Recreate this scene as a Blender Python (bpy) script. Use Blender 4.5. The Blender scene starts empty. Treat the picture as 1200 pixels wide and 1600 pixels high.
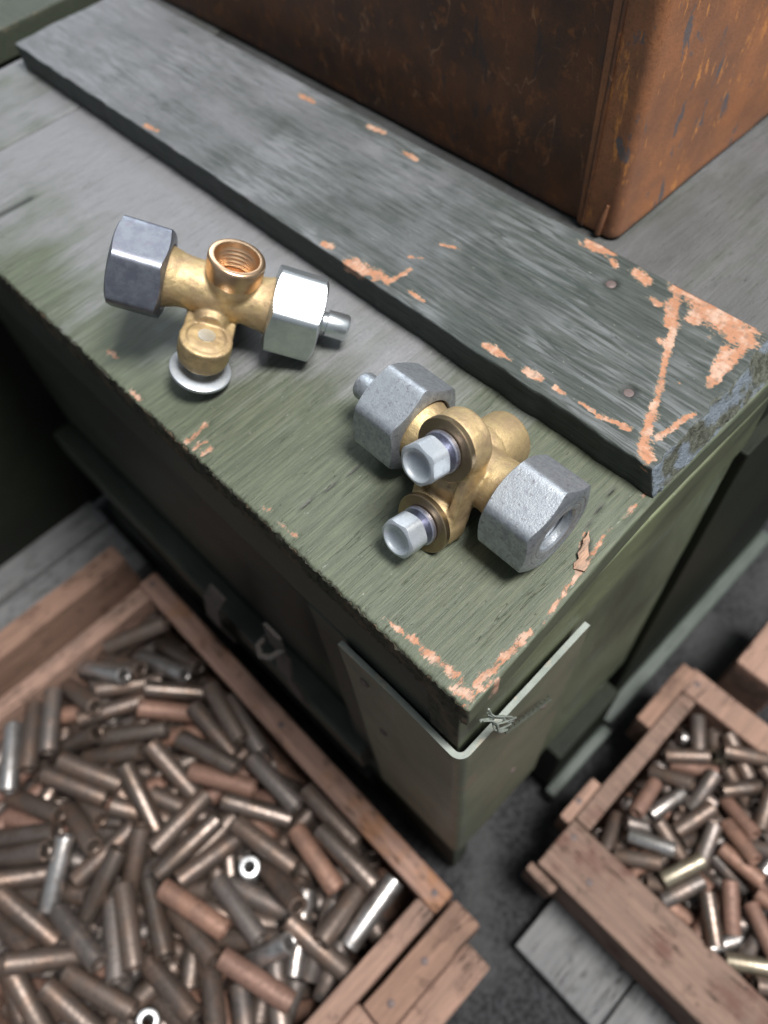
import bpy, bmesh, math, random
import numpy as np
from mathutils import Vector, Matrix

SC = bpy.context.scene
COL = SC.collection
MM = 0.001
random.seed(5)

# ------------------------------------------------------------------ camera
CAM_R = np.array([[0.71438025, -0.695936, -0.07303383], [0.62304409, 0.58507675, 0.51913511], [0.31855441, 0.41636317, -0.85156609]])
CAM_C = np.array([-47.132, -38.935, 190.427])
cam_d = bpy.data.cameras.new('camera')
cam = bpy.data.objects.new('camera', cam_d); COL.objects.link(cam)
m = Matrix.Identity(4)
for i in range(3):
    m[i][0] = CAM_R[0][i]; m[i][1] = CAM_R[1][i]; m[i][2] = -CAM_R[2][i]; m[i][3] = CAM_C[i] * MM
cam.matrix_world = m
cam_d.sensor_fit = 'VERTICAL'; cam_d.sensor_height = 36.0
cam_d.lens = 36.0 * 1202.85 / 1600.0
cam_d.clip_start = 0.005; cam_d.clip_end = 50
cam_d.dof.use_dof = True; cam_d.dof.focus_distance = 0.206; cam_d.dof.aperture_fstop = 9.5
SC.camera = cam

# ------------------------------------------------------------------ light
world = bpy.data.worlds.new('World'); SC.world = world; world.use_nodes = True
bg = world.node_tree.nodes['Background']
bg.inputs[0].default_value = (0.80, 0.90, 1.0, 1); bg.inputs[1].default_value = 0.17
def area(name, loc, target, sx, sy, power, col):
    d = bpy.data.lights.new(name, 'AREA'); d.shape = 'RECTANGLE'; d.size = sx; d.size_y = sy; d.energy = power; d.color = col
    o = bpy.data.objects.new(name, d); COL.objects.link(o)
    o.location = loc
    o.rotation_euler = (Vector(target) - Vector(loc)).to_track_quat('-Z', 'Y').to_euler()
    return o
area('overhead_lamp', (0.20, -0.36, 1.15), (0.0, 0.05, -0.05), 0.36, 0.36, 24.0, (1.0, 0.98, 0.95))
area('sky_glow_light', (0.75, 1.15, 0.95), (0.05, 0.1, 0.0), 1.2, 0.8, 7.5, (0.86, 0.93, 1.0))  # unseen area lamp added for broad sky glare; no window there
SC.view_settings.view_transform = 'Standard'; SC.view_settings.look = 'None'
SC.view_settings.gamma = 1.0; SC.view_settings.exposure = 0.8
SC.cycles.use_denoising = True
SC.cycles.max_bounces = 6

# ------------------------------------------------------------------ helpers
def tag(o, label=None, cat=None, group=None, kind=None):
    if label: o['label'] = label
    if cat: o['category'] = cat
    if group: o['group'] = group
    if kind: o['kind'] = kind
    return o
def thing(name, base, label, cat, group=None):
    o = bpy.data.objects.new(name, None); COL.objects.link(o)
    o.empty_display_size = 0.02
    o.location = (base[0] * MM, base[1] * MM, base[2] * MM)
    o['base'] = [float(b) for b in base]
    return tag(o, label, cat, group)
def base_of(p):
    """world-mm origin of a parent chain"""
    b = np.zeros(3)
    while p is not None:
        if 'base' in p: b = b + np.array(p['base'][:])
        p = p.parent
    return b
def mesh_obj(name, V, Fc, mats, parent=None, fmat=None, smooth=True, sharp=35, attrs=None):
    V = np.asarray(V, float)
    V = V - base_of(parent)
    me = bpy.data.meshes.new(name)
    if isinstance(Fc, np.ndarray):
        nF, k = Fc.shape
        me.vertices.add(len(V)); me.vertices.foreach_set('co', (V * MM).ravel())
        me.loops.add(nF * k); me.loops.foreach_set('vertex_index', Fc.ravel().astype(np.int32))
        me.polygons.add(nF); me.polygons.foreach_set('loop_start', np.arange(0, nF * k, k, dtype=np.int32))
        me.polygons.foreach_set('loop_total', np.full(nF, k, dtype=np.int32))
        me.update(calc_edges=True)
    else:
        me.from_pydata((V * MM).tolist(), [], Fc)
    if not isinstance(mats, (list, tuple)): mats = [mats]
    for mt in mats: me.materials.append(mt)
    if fmat is not None: me.polygons.foreach_set('material_index', np.asarray(fmat, np.int32))
    if attrs:
        for k, a in attrs.items():
            at = me.attributes.new(k, 'FLOAT', 'POINT'); at.data.foreach_set('value', np.asarray(a, np.float32))
    me.validate()
    if smooth:
        me.polygons.foreach_set('use_smooth', np.ones(len(me.polygons), bool))
        me.set_sharp_from_angle(angle=math.radians(sharp))
    me.update()
    o = bpy.data.objects.new(name, me); COL.objects.link(o)
    if parent is not None: o.parent = parent
    return o
# ---- numpy noise
def _h(i, j, k, s):
    n = (i * 374761393 + j * 668265263 + k * 2147483647 + s * 1274126177) & 0xFFFFFFFF
    n = ((n ^ (n >> 13)) * 1274126177) & 0xFFFFFFFF
    n = n ^ (n >> 16)
    return (n & 0xFFFF) / 65535.0
def vnoise(P, sc, seed=0):
    P = np.asarray(P, float) * np.asarray(sc, float)
    i = np.floor(P).astype(np.int64); f = P - i; f = f * f * (3 - 2 * f)
    r = 0
    for a in (0, 1):
        for b in (0, 1):
            for c in (0, 1):
                w = (f[:, 0] if a else 1 - f[:, 0]) * (f[:, 1] if b else 1 - f[:, 1]) * (f[:, 2] if c else 1 - f[:, 2])
                r = r + w * _h(i[:, 0] + a, i[:, 1] + b, i[:, 2] + c, seed)
    return r
def fbm(P, sc, seed=0, oc=3):
    r = 0; t = 0; a = 1.0
    sc = np.asarray(sc, float)
    for o in range(oc):
        r = r + a * vnoise(P, sc * 2 ** o, seed + o * 17); t += a; a *= .5
    return r / t
def lin(a, b, step, edge=True):
    n = max(1, int(math.ceil((b - a) / step)))
    t = np.linspace(a, b, n + 1)
    if edge and (b - a) > 6:
        ex = [.25, .6, 1.1, 1.8]
        t = np.unique(np.round(np.concatenate([t, [a + e for e in ex], [b - e for e in ex]]), 3))
        keep = [t[0]]
        for q in t[1:]:
            if q - keep[-1] > .2: keep.append(q)
        if keep[-1] != t[-1]: keep[-1] = t[-1]
        t = np.array(keep)
    return t
def lattice(xs, ys, zs):
    """surface of a box as one welded grid: verts, quads, face axis id (0..5)"""
    nx, ny, nz = len(xs), len(ys), len(zs)
    I, J, K = np.meshgrid(np.arange(nx), np.arange(ny), np.arange(nz), indexing='ij')
    surf = (I == 0) | (I == nx - 1) | (J == 0) | (J == ny - 1) | (K == 0) | (K == nz - 1)
    idx = -np.ones((nx, ny, nz), np.int64); idx[surf] = np.arange(surf.sum())
    V = np.stack([xs[I[surf]], ys[J[surf]], zs[K[surf]]], 1)
    Q = []; A = []
    def quad(g, flip, ax):
        a, b, c, d = g[:-1, :-1], g[1:, :-1], g[1:, 1:], g[:-1, 1:]
        q = np.stack([a, b, c, d], -1).reshape(-1, 4)
        if flip: q = q[:, ::-1]
        Q.append(q); A.append(np.full(len(q), ax))
    quad(idx[0], True, 0); quad(idx[-1], False, 1)
    quad(idx[:, 0], False, 2); quad(idx[:, -1], True, 3)
    quad(idx[:, :, 0], True, 4); quad(idx[:, :, -1], False, 5)
    return V, np.concatenate(Q), np.concatenate(A)
def round_box(V, lo, hi, r):
    lo = np.asarray(lo, float); hi = np.asarray(hi, float)
    r = np.minimum(r, (hi - lo).min() * .49)
    rr = r[:, None] if np.ndim(r) else r
    q = np.minimum(np.maximum(V, lo + rr), hi - rr)
    d = V - q; n = np.linalg.norm(d, axis=1)
    over = n > (r if np.ndim(r) else r)
    k = np.where(over, (r if np.ndim(r) else r) / np.maximum(n, 1e-9), 1.0)
    return q + d * k[:, None]
def segfield(P2, segs):
    f = np.zeros(len(P2))
    for x0, y0, x1, y1, w in segs:
        a = np.array([x0, y0]); d = np.array([x1 - x0, y1 - y0]); L = max((d * d).sum(), 1e-6)
        t = np.clip(((P2 - a) @ d) / L, 0, 1)
        ds = np.linalg.norm(P2 - a - t[:, None] * d, axis=1)
        f = np.maximum(f, np.clip(1.2 - .42 * ds / (w * .5), 0, 1.2))
    return f
def board(name, lo, hi, mat, parent, grain=0, step=6.0, r=.8, rough=.25, endmat=None, seed=0, disp=None, attrs=None, coords=None, top=None):
    """a plank with worn, slightly uneven edges"""
    if coords is None:
        coords = [lin(lo[k], hi[k], step * (3 if k == grain else 1)) for k in range(3)]
    V, Q, A = lattice(*coords)
    rv = r * (.4 + 1.3 * fbm(V, (.13, .13, .13), seed + 3, 3))
    V0 = V.copy()
    V = round_box(V, lo, hi, rv)
    sc = np.array([.22, .22, .22]); sc[grain] = .03
    V = V + (fbm(V0, sc, seed + 9, 3)[:, None] - .5) * rough * np.sign(V0 - (np.array(lo) + np.array(hi)) / 2) * (np.abs(V0 - np.clip(V0, np.array(lo) + .01, np.array(hi) - .01)) > 0)
    if disp is not None: V = disp(V, V0)
    at = {k: f(V0) for k, f in attrs.items()} if attrs else None
    mats = [mat]; fm = None
    if endmat is not None:
        mats.append(endmat); fm = np.where((A // 2) == grain, 1, 0)
    return mesh_obj(name, V, Q, mats, parent, fm, True, 50, at)

# ------------------------------------------------------------------ node helper
class NT:
    def __init__(s, name):
        s.mat = bpy.data.materials.new(name); s.mat.use_nodes = True
        s.t = s.mat.node_tree; s.n = s.t.nodes; s.bsdf = s.n['Principled BSDF']
        tc = s.n.new('ShaderNodeTexCoord')
        s.mm = s.vm('SCALE', tc.outputs['Object'], scale=1000.0)
    def set(s, node, key, v):
        i = node.inputs[key]
        if hasattr(v, 'links') or isinstance(v, bpy.types.NodeSocket): s.t.links.new(v, i)
        else:
            if isinstance(v, (tuple, list)) and len(v) == 3 and i.type == 'RGBA': v = (*v, 1)
            i.default_value = v
    def vm(s, op, a, b=None, scale=None):
        n = s.n.new('ShaderNodeVectorMath'); n.operation = op; s.set(n, 0, a)
        if b is not None: s.set(n, 1, b)
        if scale is not None: n.inputs['Scale'].default_value = scale
        return n.outputs[0]
    def mul(s, v, k): return s.vm('MULTIPLY', v, k)
    def noise(s, v, scale=1.0, detail=4.0, rough=.55, dist=0.0):
        n = s.n.new('ShaderNodeTexNoise'); s.set(n, 'Vector', v); n.inputs['Scale'].default_value = scale
        n.inputs['Detail'].default_value = detail; n.inputs['Roughness'].default_value = rough; n.inputs['Distortion'].default_value = dist
        return n.outputs['Fac']
    def voro(s, v, scale=1.0, feat='F1'):
        n = s.n.new('ShaderNodeTexVoronoi'); n.feature = feat; s.set(n, 'Vector', v); n.inputs['Scale'].default_value = scale
        return n.outputs['Distance']
    def m(s, op, a, b=0.0, c=None, clamp=False):
        n = s.n.new('ShaderNodeMath'); n.operation = op; n.use_clamp = clamp; s.set(n, 0, a); s.set(n, 1, b)
        if c is not None: s.set(n, 2, c)
        return n.outputs[0]
    def rng(s, v, a, b, c=0.0, d=1.0):
        n = s.n.new('ShaderNodeMapRange'); n.interpolation_type = 'SMOOTHSTEP'
        s.set(n, 0, v)
        for i, q in enumerate((a, b, c, d)): n.inputs[i + 1].default_value = q
        return n.outputs[0]
    def mix(s, f, a, b):
        n = s.n.new('ShaderNodeMix'); n.data_type = 'RGBA'; n.clamp_factor = True
        s.set(n, 0, f); s.set(n, 6, a); s.set(n, 7, b); return n.outputs[2]
    def attr(s, name):
        n = s.n.new('ShaderNodeAttribute'); n.attribute_name = name; return n.outputs['Fac']
    def rand(s):
        n = s.n.new('ShaderNodeObjectInfo'); return n.outputs['Random']
    def bump(s, h, strength=.5, dist=.3, normal=None):
        n = s.n.new('ShaderNodeBump'); n.inputs['Strength'].default_value = strength; n.inputs['Distance'].default_value = dist * MM
        s.set(n, 'Height', h)
        if normal is not None: s.set(n, 'Normal', normal)
        return n.outputs[0]
    def out(s, col=None, rough=None, metal=None, normal=None, spec=None):
        if col is not None: s.set(s.bsdf, 'Base Color', col)
        if rough is not None: s.set(s.bsdf, 'Roughness', rough)
        if metal is not None: s.set(s.bsdf, 'Metallic', metal)
        if normal is not None: s.set(s.bsdf, 'Normal', normal)
        if spec is not None: s.bsdf.inputs['Specular IOR Level'].default_value = spec
        return s.mat
def gv(axis, along, across):
    v = [across] * 3; v[axis] = along; return tuple(v)

def paint_wood(name, axis, c_dark, c_light, c_dust, dust=0.3, wear=0.0, figure=False, spec=.4, grime=.5):
    N = NT(name); v = N.mm
    streak = N.noise(N.mul(v, gv(axis, .06, 1.1)), 1.0, 5, .6)
    broad = N.noise(N.mul(v, gv(axis, .012, .10)), 1.0, 4, .55)
    blotch = N.noise(v, .028, 5, .6)
    fine = N.noise(v, 1.6, 4, .6)
    col = N.mix(N.rng(streak, .3, .7), c_dark, c_light)
    dsum = N.m('ADD', N.m('ADD', N.attr('dust'), dust), N.m('MULTIPLY', N.m('SUBTRACT', N.m('ADD', blotch, N.m('MULTIPLY', broad, .7)), .85), 1.5))
    dsum = N.m('ADD', dsum, N.m('MULTIPLY', N.m('SUBTRACT', streak, .5), .6))
    dfac = N.rng(dsum, .05, 1.0)
    dcol = N.mix(N.rng(fine, .3, .75), c_dust, tuple(c * .72 for c in c_dust))
    col = N.mix(dfac, col, dcol)
    hair = N.noise(N.mul(v, gv(axis, .09, 2.6)), 1.0, 4, .65)
    dk_ = N.m('MULTIPLY', N.rng(hair, .54, .70), .45)
    col = N.mix(dk_, col, tuple(c * .35 for c in c_dark))
    col = N.mix(N.m('MULTIPLY', N.m('MULTIPLY', N.rng(hair, .44, .34), dfac), .30), col, tuple(min(1, c * 1.35) for c in c_dust))
    h = N.m('SUBTRACT', N.m('MULTIPLY', streak, .9), N.m('MULTIPLY', hair, .8))
    if figure:
        wv = N.mul(v, gv(axis, .035, .42))
        f1 = N.noise(wv, 1.0, 5, .62, 1.0)
        f2 = N.noise(v, .03, 3, .5)
        fig = N.m('MULTIPLY', N.m('MULTIPLY', N.rng(f1, .44, .60), N.rng(f2, .38, .6)), N.rng(N.attr('dust'), -1.1, -.85))  # light figure cut on the sides, so their shade is in the colour
        col = N.mix(N.m('MULTIPLY', fig, .38), col, (.19, .20, .212))
        dk = N.m('MULTIPLY', N.rng(N.noise(wv, 1.3, 5, .6, 1.2), .55, .70), .6)
        col = N.mix(dk, col, (.035, .048, .045))
        h = N.m('ADD', h, N.m('MULTIPLY', f1, .8))
    # dirt-filled pits and hairline cracks along the grain
    pit = N.noise(N.mul(v, gv(axis, .35, 1.1)), 1.0, 2, .5)
    pitm = N.rng(pit, .73, .78)
    ck = N.noise(N.mul(v, gv(axis, .018, .32)), 1.0, 3, .5)
    crack = N.m('MULTIPLY', N.rng(N.m('ABSOLUTE', N.m('SUBTRACT', ck, .5)), .005, .0), N.rng(N.noise(v, .06, 2, .5), .46, .6))
    dirt = N.m('MAXIMUM', N.m('MULTIPLY', pitm, .8), N.m('MULTIPLY', crack, .9))
    col = N.mix(N.m('MULTIPLY', dirt, grime * 1.4), col, (.018, .02, .016))
    # light rubbed specks
    spk = N.rng(N.noise(N.mul(v, gv(axis, .5, 1.3)), 1.0, 2, .5), .73, .78)
    col = N.mix(N.m('MULTIPLY', spk, .45), col, (.28, .29, .26))
    # chipped paint showing the bare wood
    cn = N.m('ADD', N.m('MULTIPLY', N.noise(N.mul(v, gv(axis, .35, 1.0)), 1.0, 5, .7), .6), N.m('MULTIPLY', N.noise(v, .22, 3, .6), .4))
    cm = N.m('ADD', N.m('ADD', N.attr('bare'), wear), N.m('MULTIPLY', N.m('SUBTRACT', cn, .5), 3.2))
    halo = N.rng(cm, .50, .62)
    mask = N.rng(cm, .62, .68)
    wood = N.mix(N.noise(N.mul(v, gv(axis, .06, 1.4)), 1.0, 4, .6), (.36, .185, .11), (.21, .095, .056))
    wood = N.mix(N.rng(N.noise(v, .22, 3, .6), .45, .7), wood, (.36, .245, .185))
    col = N.mix(N.m('MULTIPLY', halo, .6), col, (.27, .235, .175))
    wood = N.mix(N.m('MULTIPLY', N.rng(N.noise(v, .35, 5, .7), .5, .68), .7), wood, (.15, .115, .09))
    lip_shade = N.m('MULTIPLY', N.rng(cm, .58, .62), N.rng(cm, .70, .64))
    col = N.mix(mask, col, wood)
    col = N.mix(N.m('MULTIPLY', lip_shade, .55), col, (.05, .04, .03))  # thin shadow of the paint edge, put into the colour round each chip
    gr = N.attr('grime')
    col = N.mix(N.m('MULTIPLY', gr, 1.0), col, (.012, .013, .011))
    h = N.m('SUBTRACT', h, N.m('MULTIPLY', dirt, 1.2))
    h = N.m('SUBTRACT', h, N.m('MULTIPLY', mask, .9))
    h = N.m('ADD', h, N.m('MULTIPLY', fine, .25))
    rough = N.m('ADD', N.m('MULTIPLY', streak, .25), .42)
    rough = N.m('ADD', rough, N.m('MULTIPLY', mask, .25))
    return N.out(col, rough, 0.0, N.bump(h, .55, .45), spec)

def end_grain(name, c1, c2, c3):
    N = NT(name); v = N.mm
    a = N.noise(v, .55, 5, .7); b = N.noise(v, .12, 3, .5); s = N.noise(v, 1.8, 3, .6)
    col = N.mix(N.rng(a, .38, .6), c1, c2)
    col = N.mix(N.m('MULTIPLY', N.rng(b, .48, .62), .8), col, c3)
    col = N.mix(N.rng(s, .62, .7), col, (.012, .012, .010))
    return N.out(col, .8, 0, N.bump(N.m('ADD', a, N.m('MULTIPLY', s, .6)), .9, 1.2), .25)

def raw_wood(name, axis, c1, c2, stain=None, stain_amt=.5):
    N = NT(name); v = N.mm
    g = N.noise(N.mul(v, gv(axis, .02, .35)), 1.0, 5, .6); f = N.noise(N.mul(v, gv(axis, .08, 1.2)), 1.0, 3, .6)
    b = N.noise(v, .03, 4, .6)
    r = N.rand()
    col = N.mix(N.rng(g, .3, .7), c1, c2)
    col = N.mix(N.m('MULTIPLY', N.rng(f, .5, .75), .4), col, tuple(c * .45 for c in c1))
    if stain: col = N.mix(N.m('MULTIPLY', N.rng(b, .5, .66), stain_amt), col, stain)
    col = N.mix(N.m('MULTIPLY', N.rng(N.noise(v, .09, 4, .65), .58, .68), .55), col, tuple(c * .35 for c in c2))
    col = N.mix(N.m('MULTIPLY', r, .35), col, tuple(c * .6 for c in c1))
    ck = N.noise(N.mul(v, gv(axis, .012, .22)), 1.0, 3, .5)
    sp_ = N.m('MULTIPLY', N.rng(N.m('ABSOLUTE', N.m('SUBTRACT', ck, .5)), .012, .002), N.rng(N.noise(v, .03, 2, .5), .45, .58))
    col = N.mix(N.m('MULTIPLY', sp_, .85), col, (.03, .02, .015))
    return N.out(col, .78, 0, N.bump(N.m('SUBTRACT', N.m('ADD', g, f), N.m('MULTIPLY', sp_, 1.5)), .8, .9), .2)

def metal(name, c1, c2, rough=.35, metallic=1.0, spot=None, scale=.25, bumps=.15, rv=.2, fine=2.0):
    N = NT(name); v = N.mm
    a = N.noise(v, scale, 5, .65); s = N.noise(v, fine, 4, .65)
    col = N.mix(N.rng(a, .35, .65), c1, c2)
    col = N.mix(N.m('MULTIPLY', N.rng(s, .52, .72), .5), col, tuple(c * .5 for c in c1))
    if spot:
        sp = N.rng(N.noise(v, scale * 1.7, 5, .7), .56, .66); col = N.mix(N.m('MULTIPLY', sp, .85), col, spot)
    rgh = N.m('ADD', N.m('MULTIPLY', a, rv), N.m('ADD', N.m('MULTIPLY', s, rv * .6), rough - rv * .8))
    return N.out(col, rgh, metallic, N.bump(N.m('ADD', N.m('MULTIPLY', a, .6), s), bumps, .25))
# ------------------------------------------------------------------ materials
GD, GL, GU = (.046, .055, .036), (.078, .089, .058), (.158, .159, .167)
M_lid = paint_wood('green_paint_lid', 0, GD, GL, GU, dust=.0)
M_batten = paint_wood('green_paint_batten', 1, (.028, .034, .031), (.058, .065, .061), (.125, .128, .136), dust=.2, figure=True, spec=.22)
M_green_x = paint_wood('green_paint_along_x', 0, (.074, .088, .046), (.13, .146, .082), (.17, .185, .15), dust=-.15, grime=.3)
M_green_y_shaded = paint_wood('shaded_green_along_y', 1, (.026, .032, .022), (.046, .054, .037), (.07, .075, .066), dust=-.2, grime=.3)  # shaded-side copy of the end greens: shade is put into its colour
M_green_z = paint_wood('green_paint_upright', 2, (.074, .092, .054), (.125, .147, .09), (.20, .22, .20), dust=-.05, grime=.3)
M_dark_green = paint_wood('very_dark_green', 0, (.012, .015, .010), (.020, .024, .016), (.03, .033, .027), dust=-.3, grime=.2, spec=.1)  # much darker than the other greens; gives the crate end its dark recess
M_ledge = paint_wood('pale_green_paint', 0, (.06, .075, .064), (.085, .10, .088), (.12, .135, .127), dust=.1, grime=.2)
M_end = end_grain('end_grain_green', (.045, .048, .035), (.10, .105, .085), (.16, .19, .23))
M_end_dark = end_grain('end_grain_dark', (.030, .032, .022), (.075, .07, .05), (.13, .095, .06))
M_raw_y = raw_wood('raw_wood_along_y', 1, (.32, .195, .15), (.215, .135, .105), (.27, .12, .05), .7)
M_raw_x = raw_wood('raw_wood_along_x', 0, (.335, .21, .16), (.225, .145, .112), (.13, .09, .075), .7)
M_raw_dark = raw_wood('raw_wood_brown', 0, (.28, .17, .125), (.19, .115, .085), (.10, .065, .05), .6)
M_raw_ry = raw_wood('raw_wood_worn', 1, (.22, .145, .112), (.145, .098, .078), (.10, .045, .036), .75)
M_grey_x = raw_wood('grey_boards', 0, (.19, .19, .19), (.14, .14, .145), (.10, .10, .10), .6)
def brass_cast():
    N = NT('cast_brass'); v = N.mm
    a = N.noise(v, .16, 4, .6); b = N.noise(v, .5, 5, .7); s = N.noise(v, 2.4, 3, .6)
    col = N.mix(N.rng(a, .38, .62), (.44, .335, .18), (.35, .26, .155))
    col = N.mix(N.m('MULTIPLY', N.rng(b, .54, .70), .6), col, (.27, .19, .13))
    col = N.mix(N.m('MULTIPLY', N.rng(s, .62, .74), .7), col, (.10, .065, .035))
    rgh = N.m('ADD', N.m('MULTIPLY', a, .2), N.m('ADD', N.m('MULTIPLY', b, .35), .34))
    return N.out(col, rgh, .85, N.bump(N.m('ADD', b, N.m('MULTIPLY', s, .6)), .4, .4))
M_brass = brass_cast()
M_bronze = metal('machined_bronze', (.72, .49, .31), (.62, .42, .26), .33, 1.0, None, .3, .05, .1)
M_washer = metal('dull_brass_washer', (.36, .28, .17), (.30, .22, .14), .36, 1.0, (.30, .21, .13), .2, .06, .12)
M_zinc = metal('galvanised_steel', (.40, .43, .46), (.28, .30, .33), .44, .85, (.19, .18, .21), .5, .3, .28, 2.0)
M_zinc_dark = metal('dull_galvanised_steel', (.27, .29, .33), (.18, .19, .23), .40, .9, (.24, .21, .26), .3, .15, .2, 1.4)
M_zinc_bright_lit = metal('bright_lit_zinc', (.66, .70, .72), (.55, .59, .62), .30, .95, None, .2, .05, .12)  # paler zinc; one nut's caught light is put into its colour
M_zinc_matte = metal('matte_zinc', (.56, .60, .64), (.47, .51, .56), .40, .75, None, .25, .05, .1)
M_zinc_blue = metal('blue_zinc', (.50, .52, .62), (.36, .36, .44), .36, .95, (.26, .22, .28), .4, .08, .12)
M_strap = metal('painted_steel', (.105, .115, .075), (.075, .084, .058), .45, .0, (.13, .095, .07), .03, .25, .2, .9)
M_strap_edge = metal('worn_steel_edge', (.20, .22, .20), (.15, .17, .15), .45, .3, (.25, .22, .17), .1, .1, .15)
M_old_iron = metal('old_iron', (.06, .05, .044), (.04, .036, .033), .75, .0, (.085, .055, .042), .1, .2, .2)
M_nail = metal('nail_head', (.12, .085, .08), (.08, .06, .058), .65, .2, None, .4, .2, .1)
def rust(name, bright):
    N = NT(name); v = N.mm
    a = N.noise(v, .03, 6, .65); b = N.noise(v, .14, 6, .7); s = N.noise(v, 1.2, 4, .65)
    dr = N.noise(N.mul(v, (.20, .20, .055)), 1.0, 5, .68)
    if bright:
        col = N.mix(N.rng(a, .35, .65), (.32, .135, .06), (.20, .095, .055))
        col = N.mix(N.m('MULTIPLY', N.rng(dr, .575, .65), .85), col, (.55, .235, .07))
        dr2 = N.noise(N.mul(v, (.13, .13, .055)), 1.0, 5, .65, .3)
        col = N.mix(N.m('MULTIPLY', N.rng(dr2, .585, .63), .9), col, (.095, .095, .105))
        col = N.mix(N.m('MULTIPLY', N.rng(s, .5, .66), .55), col, (.15, .062, .03))
    else:
        col = N.mix(N.rng(a, .35, .65), (.125, .054, .027), (.062, .034, .023))
        col = N.mix(N.m('MULTIPLY', N.rng(b, .54, .66), .7), col, (.21, .085, .032))
        col = N.mix(N.m('MULTIPLY', N.rng(dr, .58, .68), .7), col, (.035, .034, .036))
        col = N.mix(N.m('MULTIPLY', N.rng(s, .58, .70), .6), col, (.030, .018, .012))
        vc = N.noise(N.mul(v, (.05, .05, .018)), 1.0, 3, .5, .8)
        scr = N.rng(N.m('ABSOLUTE', N.m('SUBTRACT', vc, .5)), .008, .0)
        col = N.mix(N.m('MULTIPLY', N.m('MULTIPLY', scr, N.rng(b, .45, .55)), .6), col, (.28, .16, .09))
    rgh = N.m('ADD', N.m('MULTIPLY', b, .35), .28)
    return N.out(col, rgh, .2, N.bump(N.m('ADD', b, N.m('MULTIPLY', s, .6)), .35, .5), .35)
M_rust_shaded = rust('shaded_rust', False); M_rust_bright_lit = rust('lit_orange_rust', True)  # front's shade and side's light are put into these two rust colours
def tube_mat(name, c1, c2, rough, met, c3):
    N = NT(name); v = N.mm; r = N.rand()
    sh = N.vm('ADD', v, N.vm('SCALE', N.vm('ADD', (1.0, 1.7, .4), (0, 0, 0)), scale=1.0))
    n = N.n.new('ShaderNodeCombineXYZ'); N.set(n, 0, N.m('MULTIPLY', r, 90.0)); N.set(n, 1, N.m('MULTIPLY', r, 37.0))
    sv = N.vm('ADD', v, n.outputs[0])
    a = N.noise(sv, .10, 4, .6); b = N.noise(sv, .5, 4, .65)
    col = N.mix(N.rng(r, .1, .9), c1, c2)
    col = N.mix(N.m('MULTIPLY', N.rng(a, .45, .62), .7), col, c3)
    col = N.mix(N.m('MULTIPLY', N.rng(b, .52, .68), .75), col, tuple(c * .35 for c in c1))
    return N.out(col, N.m('ADD', N.m('MULTIPLY', b, .35), rough - .12), met, N.bump(N.m('ADD', b, N.m('MULTIPLY', a, 1.5)), .3, .5))
TM = {
 'n': tube_mat('oxidised_steel_tube', (.165, .128, .108), (.12, .093, .08), .42, .68, (.18, .12, .09)),
 'd': tube_mat('dark_steel_tube', (.21, .18, .165), (.15, .13, .12), .42, .72, (.25, .19, .16)),
 'b': tube_mat('brown_steel_tube', (.235, .19, .165), (.165, .133, .115), .34, .85, (.16, .112, .085)),
 'r': tube_mat('reddish_rusted_tube', (.25, .14, .10), (.20, .115, .088), .55, .35, (.17, .10, .075)),
 's': tube_mat('bare_steel_tube', (.50, .48, .47), (.40, .38, .37), .30, .9, (.30, .25, .22)),
 'o': tube_mat('orange_rust_tube', (.30, .17, .10), (.25, .14, .085), .5, .45, (.52, .22, .06)),
 'w': tube_mat('pale_steel_tube', (.66, .67, .68), (.60, .61, .62), .32, .8, (.55, .54, .53)),
 'y': tube_mat('yellowed_steel_tube', (.36, .32, .24), (.30, .27, .21), .36, .8, (.24, .19, .14)),
}
def asphalt():
    N = NT('asphalt'); v = N.mm
    a = N.noise(v, .35, 4, .7); b = N.noise(v, .02, 4, .6)
    col = N.mix(N.rng(a, .35, .65), (.015, .015, .016), (.045, .045, .048)); col = N.mix(N.m('MULTIPLY', N.rng(b, .45, .65), .5), col, (.07, .07, .07))
    return N.out(col, .95, 0, N.bump(a, .8, 1.2), .1)
M_ground = asphalt()

def parse(s): return [tuple(float(q) for q in g.split(',')) for g in s.split(';')]
LID_CHIPS = parse('4.3,170.4,4.5,165.8,2.03;-0.9,148.9,-0.9,144.0,1.95;-0.4,118.2,7.8,118.9,2.32;-0.1,114.2,3.8,113.6,2.07;-0.2,110.7,3.1,110.7,1.83;0.6,81.1,1.6,78.8,1.52;0.8,74.2,0.7,71.2,1.29;0.7,69.6,1.2,66.6,1.28;0.8,31.4,1.5,28.0,0.99;1.1,27.6,1.8,23.5,1.77;2.2,22.0,1.9,16.5,2.33;1.9,16.5,2.6,10.7,2.50;2.6,10.7,2.6,5.8,2.66;0.1,4.3,1.3,1.1,2.80;-1.8,0.8,-1.3,-0.4,1.48;4.1,2.1,11.7,1.3,2.24;11.7,1.3,20.9,0.6,2.65;21.6,1.2,24.8,0.5,1.92;2.1,0.3,9.7,-1.5,1.30;29.1,-0.6,33.6,0.0,1.35;33.9,0.2,40.2,0.4,1.17;40.9,1.0,46.9,0.8,1.19;47.4,1.2,54.4,1.5,1.80;54.4,1.5,61.1,2.7,1.41;61.4,2.9,64.5,2.6,1.02;68.8,2.0,75.6,1.8,1.24;78.4,2.0,82.4,1.4,1.05;47.0,1.5,53.3,5.0,1.80;53.7,5.1,58.0,7.4,1.22;33.3,-2.4,35.2,-2.5,0.78')
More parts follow.
